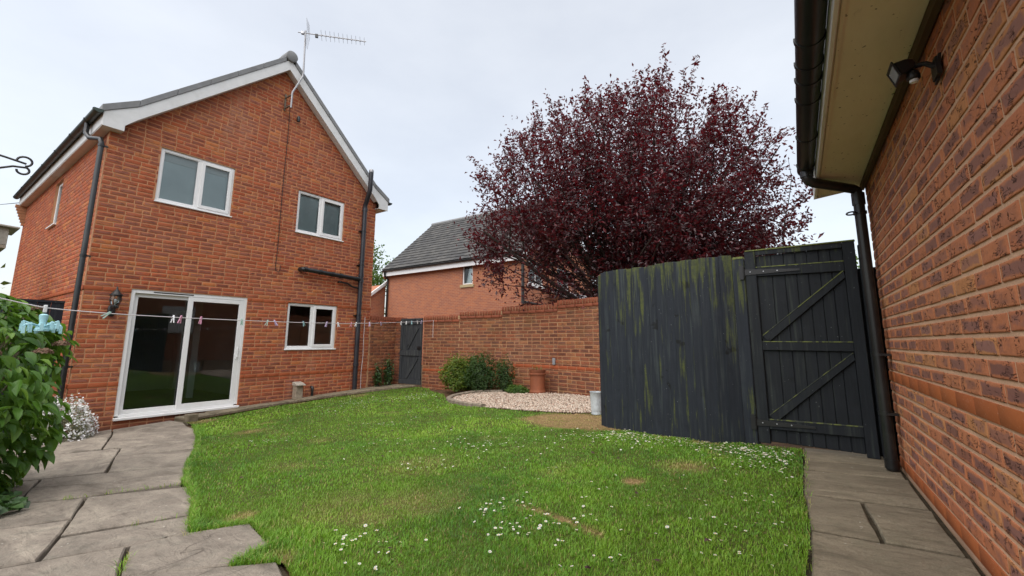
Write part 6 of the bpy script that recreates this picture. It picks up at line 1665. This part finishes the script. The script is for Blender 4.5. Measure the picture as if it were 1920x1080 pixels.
trunk.tube([TB, TB + Vector((0.03, 0.04, 0.6)), TB + Vector((-0.03, 0.08, 1.15)), fork + Vector((0, 0, 0.1))], [0.17, 0.14, 0.125, 0.12], 12)
def grow(p, d, L, r0, depth):
    pts = [p]; rs = [r0]; n_ = 5 if depth < 2 else 4
    for i in range(n_):
        d = (d + Vector((rt.gauss(0, .13), rt.gauss(0, .13), rt.gauss(0.03, .10)))).normalized()
        q = pts[-1] + d * L / n_
        v = inside(q)
        if v > 1.0:
            if depth == 3 and rt.random() < 0.55: pass
            elif v > 1.12: break
        pts.append(q); rs.append(r0 * (1 - 0.75 * (i + 1) / n_))
    if len(pts) < 2: return
    if r0 > 0.010: limbs.tube(pts, rs, 6 if depth < 2 else 4, False)
    if depth >= 2: twigs.append((pts, depth))
    if depth < 3:
        for i in range(1, len(pts)):
            k = {0: 2, 1: 3, 2: 3}[depth]
            for _ in range(k):
                if depth == 0 and i < 2 and rt.random() < 0.5: continue
                t = (pts[i] - pts[i - 1]).normalized()
                s1 = Vector((rt.gauss(0, 1), rt.gauss(0, 1), rt.gauss(0.15, .8))); s1 = (s1 - t * s1.dot(t)).normalized()
                nd = (t * rt.uniform(0.55, 1.0) + s1 * rt.uniform(0.6, 1.0) + Vector((0, 0, 0.22))).normalized()
                grow(pts[i - 1].lerp(pts[i], rt.random()), nd, L * rt.uniform(0.42, 0.62), max(rs[i] * 0.6, 0.004), depth + 1)
dirs = []
for i in range(13):
    az = 2 * math.pi * i / 13 + rt.uniform(-.2, .2); el = R([22, 48, 70, 35, 60, 28, 78, 15, 55, 66, 25, 50, 40][i])
    dirs.append((az, el))
dirs += [(R(35), R(80)), (R(200), R(74)), (math.atan2(fx.y, fx.x), R(55)), (math.atan2(-fx.y, -fx.x), R(50)), (math.atan2(fx.y, fx.x), R(25)), (math.atan2(-fx.y, -fx.x), R(26)), (math.atan2(fx.y, fx.x) + .3, R(68)), (math.atan2(-fx.y, -fx.x) - .2, R(64))]
for az, el in dirs:
    d = Vector((math.cos(az) * math.cos(el), math.sin(az) * math.cos(el), math.sin(el)))
    grow(fork + Vector((0, 0, rt.uniform(-0.25, 0.15))), d, rt.uniform(4.6, 5.6), 0.062, 0)
trunk.build('trunk', M['bark'], tree, True)
limbs.build('limbs', M['bark'], tree, True)['kind'] = 'stuff'
Pl = []
for pts, dep in twigs:
    for i in range(1, len(pts)):
        k = 7 if dep == 3 else 3
        if (pts[i].z < 1.9): k = int(k * 1.3)
        for _ in range(k):
            q = pts[i - 1].lerp(pts[i], rt.random()); Pl.append((q.x + rt.gauss(0, .055), q.y + rt.gauss(0, .055), q.z + rt.gauss(0, .055)))
Pl = np.array(Pl)
rp_ = np.random.default_rng(44)
if len(Pl) > 26000: Pl = Pl[rp_.permutation(len(Pl))[:26000]]
def d3(p):
    d = p - EC
    return d.dot(fx), d.z
# clumps of leaves through the body of the crown, thinner towards its outline
cc = []
while len(cc) < 1750:
    a, b, c_ = rp_.uniform(-1, 1, 3)
    p = EC + fx * a * 3.95 + fz * b * 2.9 + Vector((0, 0, c_ * (4.05 if c_ > 0 else 2.3)))
    v = inside(p)
    if v > 0.88 or rp_.random() < 0.9 * max(0, v - 0.35): continue
    e1, e2 = d3(p); hole = math.sin(e1 * 3.3 + 0.6 * math.sin(e2 * 2.3)) * math.sin(e2 * 3.0 + 0.8 * math.sin(e1 * 1.9) + 1.0)
    if hole > 0.28 and p.z > 2.6: continue
    cc.append((p.x, p.y, p.z))
cc = np.array(cc); k = 46
dirc = cc - np.array([9.85, 3.45, 0.2]); dirc /= np.linalg.norm(dirc, axis=1)[:, None]
t_ = rp_.normal(0, 0.24, (len(cc), k, 1))
P2 = cc[:, None, :] + dirc[:, None, :] * t_ + rp_.normal(0, 0.070, (len(cc), k, 3))
# leafy shoots standing out of the outline
sh_ = []
shoots = MB()
for i in range(420):
    az = rp_.uniform(0, 2 * math.pi); el = math.asin(rp_.uniform(-0.25, 1.0)); d = Vector((math.cos(az) * math.cos(el), math.sin(az) * math.cos(el), math.sin(el)))
    r0_ = 0.4
    while inside(EC + d * r0_) < 0.80 and r0_ < 6: r0_ += 0.05
    p = EC + d * r0_; g_d = (d * 0.8 + Vector((0, 0, 0.75)) + Vector(rp_.normal(0, 0.28, 3))).normalized(); L = rp_.uniform(0.3, 0.8) * (1.25 if rp_.random() < 0.2 else 0.85)
    q = p + g_d * L + Vector((0, 0, -0.05)); shoots.tube([p, p.lerp(q, .5) + Vector((0, 0, 0.02)), q], [0.006, 0.004, 0.002], 4, False)
    n_l = int(L * 46)
    for j in range(n_l):
        t = rp_.random() ** 0.85; c0 = p.lerp(q, t); sh_.append((c0.x + rp_.normal(0, 0.042), c0.y + rp_.normal(0, 0.042), c0.z + rp_.normal(0, 0.04)))
shoots.build('shoots', M['bark'], tree)['kind'] = 'stuff'
Pl = np.concatenate([Pl, P2.reshape(-1, 3), np.array(sh_)])
Pl = Pl[Pl[:, 2] > 0.55]
lat_ = (Pl - np.array(EC)) @ np.array(fx)
low_ = (lat_ < -0.9) & (Pl[:, 2] < 2.15 + 0.25 * np.sin(lat_ * 4)) & (lat_ > -3.1)
Pl = Pl[~low_ | (rp_.random(len(Pl)) < 0.16)]
print('plum leaves', len(Pl), 'twigs', len(twigs))
N_ = rng.normal(0, .75, Pl.shape); N_[:, 2] += 0.45
v, f = quads_at(Pl, N_, 0.086 * (0.6 + 0.65 * rng.random(len(Pl))), 0.52)
link('crown', np_mesh('crown', v, [f], M['plum'], {'tint': np.repeat(rng.random(len(Pl)), 4)}), tree)

# ---- distant trees
def far_tree(label, base, h_, rad, n_, s_, seed, name='tree'):
    e = empty(name, base, label, 'tree', None)
    rg = np.random.default_rng(seed)
    cl = rg.normal(size=(40, 3)); cl /= np.linalg.norm(cl, axis=1)[:, None]; cl *= (rg.random(40) ** 0.4)[:, None]
    C0 = np.array(base) + np.array([0, 0, h_ * 0.62]) + cl * np.array([rad, rad, h_ * 0.36])
    k = rg.integers(0, 40, n_); P = C0[k] + rg.normal(0, rad * 0.17, (n_, 3))
    N_ = rg.normal(0, .7, P.shape); N_[:, 2] += .5
    v, f = quads_at(P, N_, s_ * (0.6 + 0.8 * rg.random(n_)), 0.6)
    link('crown', np_mesh('crown', v, [f], M['fartree'], {'tint': np.repeat(rg.random(n_), 4)}), e)
    mb = MB(); b = Vector(base)
    mb.tube([b, b + Vector((0.1, 0, h_ * .3)), b + Vector((0, 0.1, h_ * .7))], [rad * .09, rad * .06, rad * .03], 8)
    for i in range(10):
        c0 = Vector(C0[i]); mb.tube([b + Vector((0, 0, h_ * rg.uniform(.25, .55))), (b + Vector((0, 0, h_ * .5))).lerp(c0, .5), c0], [rad * .03, rad * .02, rad * .008], 5)
    mb.build('trunk', M['bark'], e, True)
far_tree('green tree rising between the two brick houses', (16.6, 22.6, -1.5), 7.8, 1.7, 5200, 0.17, 31)
far_tree('distant green treetop just above the black gate, beside the downpipe', (27.5, 0.2, -2), 6.6, 2.6, 4200, 0.22, 32)
far_tree('green treetop behind the left house roof at the photo edge', (-0.6, 24.0, -1.5), 7.2, 1.5, 3600, 0.22, 33)
far_tree('green foliage low behind the bird table at the photo edge', (0.3, 12.6, -1.5), 3.9, 0.8, 2200, 0.10, 34)

# ================================================================== NEIGHBOUR HOUSE
NX0, NX1, NY0, NY1, NE = 15.0, 21.6, 9.95, 18.65, 3.74
nb = empty('neighbour_house', (NX0, NY0, -1.5), 'brick neighbour house with a grey tiled roof behind the garden wall', 'house')
WH = [(NY1 - 13.35 - 0.0, 0, 0, 0)]
mb = MB()
wall_cells(mb, NY0, NY1, -1.9, NE, [(12.74, 13.36, 2.58, 3.62)], lambda u, v, z: (NX0 - v, u, z), 0.15)
# Box depth runs into the house
for i, p in enumerate(mb.v): pass
mb.build('side_wall', M['farbrick'], nb)
NC = (NX0 + NX1) / 2
mb = MB(); wall_cells(mb, NX0 + 0.152, NX1, -1.9, NE, [(15.35, 16.55, 2.44, 3.45), (17.83, 19.0, 2.42, 3.45)], lambda u, v, z: (u, NY0 - v, z), 0.15)
mb.prism([(NX0, NE + 0.001), (NX1, NE + 0.001), (NC, NE + 3.0)], NY0, NY0 + 0.15, lambda p_, q_, d: (p_, d, q_)); mb.build('gable_wall', M['farbrick'], nb)
mb = MB(); mb.box(NX1 - 0.15, NX1, NY0 + 0.152, NY1, -1.9, NE); mb.box(NX0 + 0.152, NX1 - 0.152, NY1 - 0.15, NY1, -1.9, NE); mb.prism([(NX0, NE + 0.001), (NX1, NE + 0.001), (NC, NE + 3.0)], NY1 - 0.15, NY1, lambda p_, q_, d: (p_, d, q_)); mb.build('far_walls', M['farbrick'], nb)
def far_window(nm, T, w_, h_, sill=None, mull=True):
    mb = MB(); fr = 0.06
    for a0, a1, b0_, b1_ in ((0, fr, 0, h_), (w_ - fr, w_, 0, h_), (fr, w_ - fr, 0, fr), (fr, w_ - fr, h_ - fr, h_)) + (((w_ / 2 - .03, w_ / 2 + .03, fr, h_ - fr),) if mull else ()):
        mb.box(a0, a1, 0.04, 0.10, b0_, b1_, T)
    o = mb.build(nm, M['upvc'], nb)
    MB().box(fr * .9, w_ - fr * .9, 0.075, 0.082, fr * .9, h_ - fr * .9, T).build('pane', M['glass'], o)
    MB().box(fr, w_ - fr, 0.14, 0.15, fr, h_ - fr, T).build('pane_sheet', M['blind'], o)
    if sill: MB().box(-0.1, w_ + 0.1, -0.05, 0.12, -0.13, -0.003, T).build('sill', M[sill], o)
far_window('window', lambda a, d, z: (NX0 + d, 13.36 - a, 2.58 + z), 0.62, 1.04, 'sandsill', False)
far_window('window', lambda a, d, z: (15.35 + a, NY0 + d, 2.44 + z), 1.2, 1.01, 'upvc')
far_window('window', lambda a, d, z: (17.83 + a, NY0 + d, 2.42 + z), 1.17, 1.03, 'upvc')
# roof with tile courses as geometry
NP = 3.2 / (NC - NX0)                               # rise per metre
roofn = MB(); roofn.prism([(NX0 - 0.25, NE - 0.03), (NC, NE + 3.22), (NX1 + 0.25, NE - 0.03), (NX1 + 0.25, NE - 0.09), (NC, NE + 3.14), (NX0 - 0.25, NE - 0.09)], NY0 - 0.15, NY1 + 0.15, lambda p_, q_, d: (p_, d, q_))
rn = roofn.build('roof', M['tilegrey'], nb)
tl_ = MB(); tnt = []; r_ = random.Random(3)
S0 = np.array([NX0 - 0.27, NE - 0.02]); S1 = np.array([NC, NE + 3.24]); SL = np.hypot(*(S1 - S0)); sd2 = (S1 - S0) / SL; sn2 = np.array([-sd2[1], sd2[0]])
nrow = int(SL / 0.30) + 1
for i in range(nrow):
    s0, s1 = i * SL / nrow, (i + 1) * SL / nrow
    y = NY0 - 0.15 - (i % 2) * 0.15
    while y < NY1 + 0.15:
        a, b = max(y, NY0 - 0.15) + 0.004, min(y + 0.30, NY1 + 0.15) - 0.004; j = r_.uniform(0, 0.004)
        if b > a:
            q = [S0 + sd2 * s0 + sn2 * 0.002, S0 + sd2 * s0 + sn2 * (0.042 + j), S0 + sd2 * (s1 + 0.02) + sn2 * (0.012 + j)]
            n0 = len(tl_.v)
            vs = [(q[0][0], a, q[0][1]), (q[1][0], a, q[1][1]), (q[2][0], a, q[2][1]), (q[0][0], b, q[0][1]), (q[1][0], b, q[1][1]), (q[2][0], b, q[2][1])]
            tl_.add(vs, [(0, 3, 4, 1), (1, 4, 5, 2), (0, 1, 2), (3, 5, 4)]); tnt += [r_.random()] * 6
        y += 0.30
n = NT('neighbour_tile', 0.75, 0.3)
col = n.ramp(n.attr('tint'), [(0, (0.045, 0.045, 0.046)), (0.5, (0.062, 0.061, 0.060)), (1, (0.085, 0.082, 0.078))]); n.color(n.mix(n.ramp(n.noise(1.5, 6, .7), [(.45, 0.0), (.7, .4)]), col, (0.075, 0.072, 0.062)))
M['ntile'] = n.m
me = bpy.data.meshes.new('roof_tiles'); me.from_pydata(tl_.v, [], tl_.f); me.materials.append(M['ntile']); at = me.attributes.new('tint', 'FLOAT', 'POINT'); at.data.foreach_set('value', tnt); me.update()
o = link('roof_tiles', me, rn); o['kind'] = 'stuff'
mb = MB(); mb.tube([(NC, NY0 - 0.15, NE + 3.24), (NC, NY1 + 0.15, NE + 3.24)], 0.12, 10); mb.build('ridge', M['verge'], rn, True)
MB().box(NX0 - 0.24, NX0 - 0.215, NY0 - 0.1, NY1 + 0.12, NE - 0.36, NE - 0.10).build('fascia', M['upvc'], rn)
MB().box(NX0 - 0.212, NX0 - 0.01, NY0 - 0.1, NY1 + 0.1, NE - 0.33, NE - 0.31).build('soffit', M['upvc'], rn)
mb = MB(); mb.prism([(NY1 + 0.03, NE - 0.5), (NY1 + 0.12, NE - 0.36), (NY1 + 0.12, NE - 0.02), (NY1 + 0.03, NE - 0.02)], NX0 - 0.2, NX0 + 0.4, lambda p_, q_, d: (d, p_, q_)); mb.build('corbel', M['farbrick'], nb)
mb = MB(); half_gutter(mb, [NY0 - 0.1, NY1 + 0.1], 0.06, lambda s_, a, u: (NX0 - 0.31 + a, s_, NE - 0.08 + u), 8); mb.build('gutter', M['black'], rn, True)
for sgn in (-1, 1):
    mb = MB(); e_ = 3.3 + 0.25
    q = [(NC, NE + 3.17), (NC + sgn * e_, NE - 0.08), (NC + sgn * e_, NE - 0.36), (NC, NE + 2.89)]
    mb.prism(q if sgn > 0 else q[::-1], NY0 - 0.17, NY0 - 0.14, lambda p_, q_, d: (p_, d, q_)); mb.build('bargeboard', M['upvc'], rn)
for nm, yy in (('downpipe', NY1 - 0.12), ('downpipe', NY0 + 0.0)):
    mb = MB(); mb.tube([(NX0 - 0.31, yy, NE - 0.12), (NX0 - 0.28, yy, NE - 0.35), (NX0 - 0.08, yy, NE - 0.5), (NX0 - 0.08, yy, -1.6 if yy > 15 else 1.55)], 0.05 if yy > 15 else 0.07, 8); mb.build(nm, M['black'], nb, True)
mb = MB(); mb.tube([(NX0 - 0.05, NY0 - 0.10, 1.62), (16.6, NY0 - 0.1, 1.56)], 0.05, 8); mb.build('waste_pipe', M['black'], nb, True)
# lean-to
lt = empty('lean_to', (18.5, 9.3, -1.4), 'small grey-roofed lean-to showing over the right end of the garden wall', 'lean-to')
mb = MB(); mb.prism([(NY0 - 0.18, 2.26), (NY0 - 0.18, 2.36), (8.35, 1.86), (8.35, 1.76)], 16.9, 20.6, lambda p_, q_, d: (d, p_, q_)); mb.build('roof', M['lead'], lt)
mb = MB(); mb.prism([(NY0 - 0.17, 2.24), (NY0 - 0.17, 2.42), (8.30, 1.92), (8.30, 1.70)], 16.82, 16.898, lambda p_, q_, d: (d, p_, q_)); mb.build('verge', M['lead'], lt)
MB().box(16.9, 20.6, 8.40, NY0 - 0.18, -1.6, 1.72).build('wall', M['farbrick'], lt)
MB().box(16.8, 20.7, 8.22, 8.28, 1.66, 1.80).build('fascia', M['upvc'], lt)
# lower roof left of the neighbour
lo = empty('low_outhouse', (13.6, 19.8, -1.4), 'low brick outhouse with a white verge left of the neighbour house', 'outhouse')
mb = MB(); mb.prism([(11.2, -1.7), (15.1, -1.7), (15.1, 3.0), (11.2, 0.10)], 18.9, 21.5, lambda p_, q_, d: (p_, d, q_)); mb.build('wall', M['farbrick'], lo)
mb = MB(); mb.prism([(11.0, -0.02), (15.1, 3.03), (15.1, 3.20), (10.85, 0.05)], 18.75, 18.86, lambda p_, q_, d: (p_, d, q_)); mb.build('verge', M['barge'], lo)
# far left house behind ours
fh = empty('far_left_house', (0.6, 22.0, -1.5), 'distant brick house with a white porch at the far left edge', 'house')
MB().box(-6.0, 1.55, 19.5, 27.0, -1.9, 3.1).build('wall', M['farbrick'], fh)
mb = MB(); mb.prism([(-6.3, 3.0), (1.7, 3.0), (-2.3, 6.2)], 19.3, 27.2, lambda p_, q_, d: (p_, d, q_)); mb.build('roof', M['tilegrey'], fh)
MB().box(0.85, 1.52, 19.40, 19.498, 1.98, 2.32).build('lintel', M['sandsill'], fh)
pch = MB(); pch.prism([(-0.2, 1.10), (1.50, 1.10), (1.40, 1.26), (-0.2, 1.40)], 18.9, 19.49, lambda p_, q_, d: (p_, d, q_)); po = pch.build('porch', M['verge'], fh)
mb = MB(); mb.box(0.92, 1.02, 19.0, 19.08, 0.0, 1.09); mb.prism([(0.40, 0.98), (0.46, 1.08), (0.93, 0.35), (0.93, 0.20)], 19.0, 19.06, lambda p_, q_, d: (p_, d, q_)); mb.build('bracket', M['upvc'], po)
bh = empty('house_beyond_gate', (9.0, -6.0, -1.2), 'brick house beyond the garage, mirrored in the dark patio door glass', 'house')
MB().box(5.6, 15.0, -9.5, -3.2, -1.6, 3.2).build('wall', M['farbrick'], bh)
mb = MB(); mb.prism([(-9.8, 3.201), (-2.9, 3.201), (-6.35, 6.0)], 5.4, 15.2, lambda p_, q_, d: (d, p_, q_)); mb.build('roof', M['tilegrey'], bh)
for xx in (6.4, 9.2, 12.0):
    MB().box(xx, xx + 1.1, -3.199, -3.15, 0.3, 1.4).build('window', M['upvc'], bh)
# rear return of our house roofline is closed above; corbel bricks at the back corner
mb = MB()
for i in range(7): mb.box(HX0 - 0.02 - 0.028 * (7 - i) * 0.9, HX0 + 0.02, HY1 - 0.02, HY1 + 0.09, 2.90 + i * 0.075 if False else 3.36 - i * 0.075, 3.43 - i * 0.075)
mb.build('corbel', M['mortar_house'], house)

print('objects', len(bpy.data.objects), 'tris', sum(len(m.polygons) for m in bpy.data.meshes))
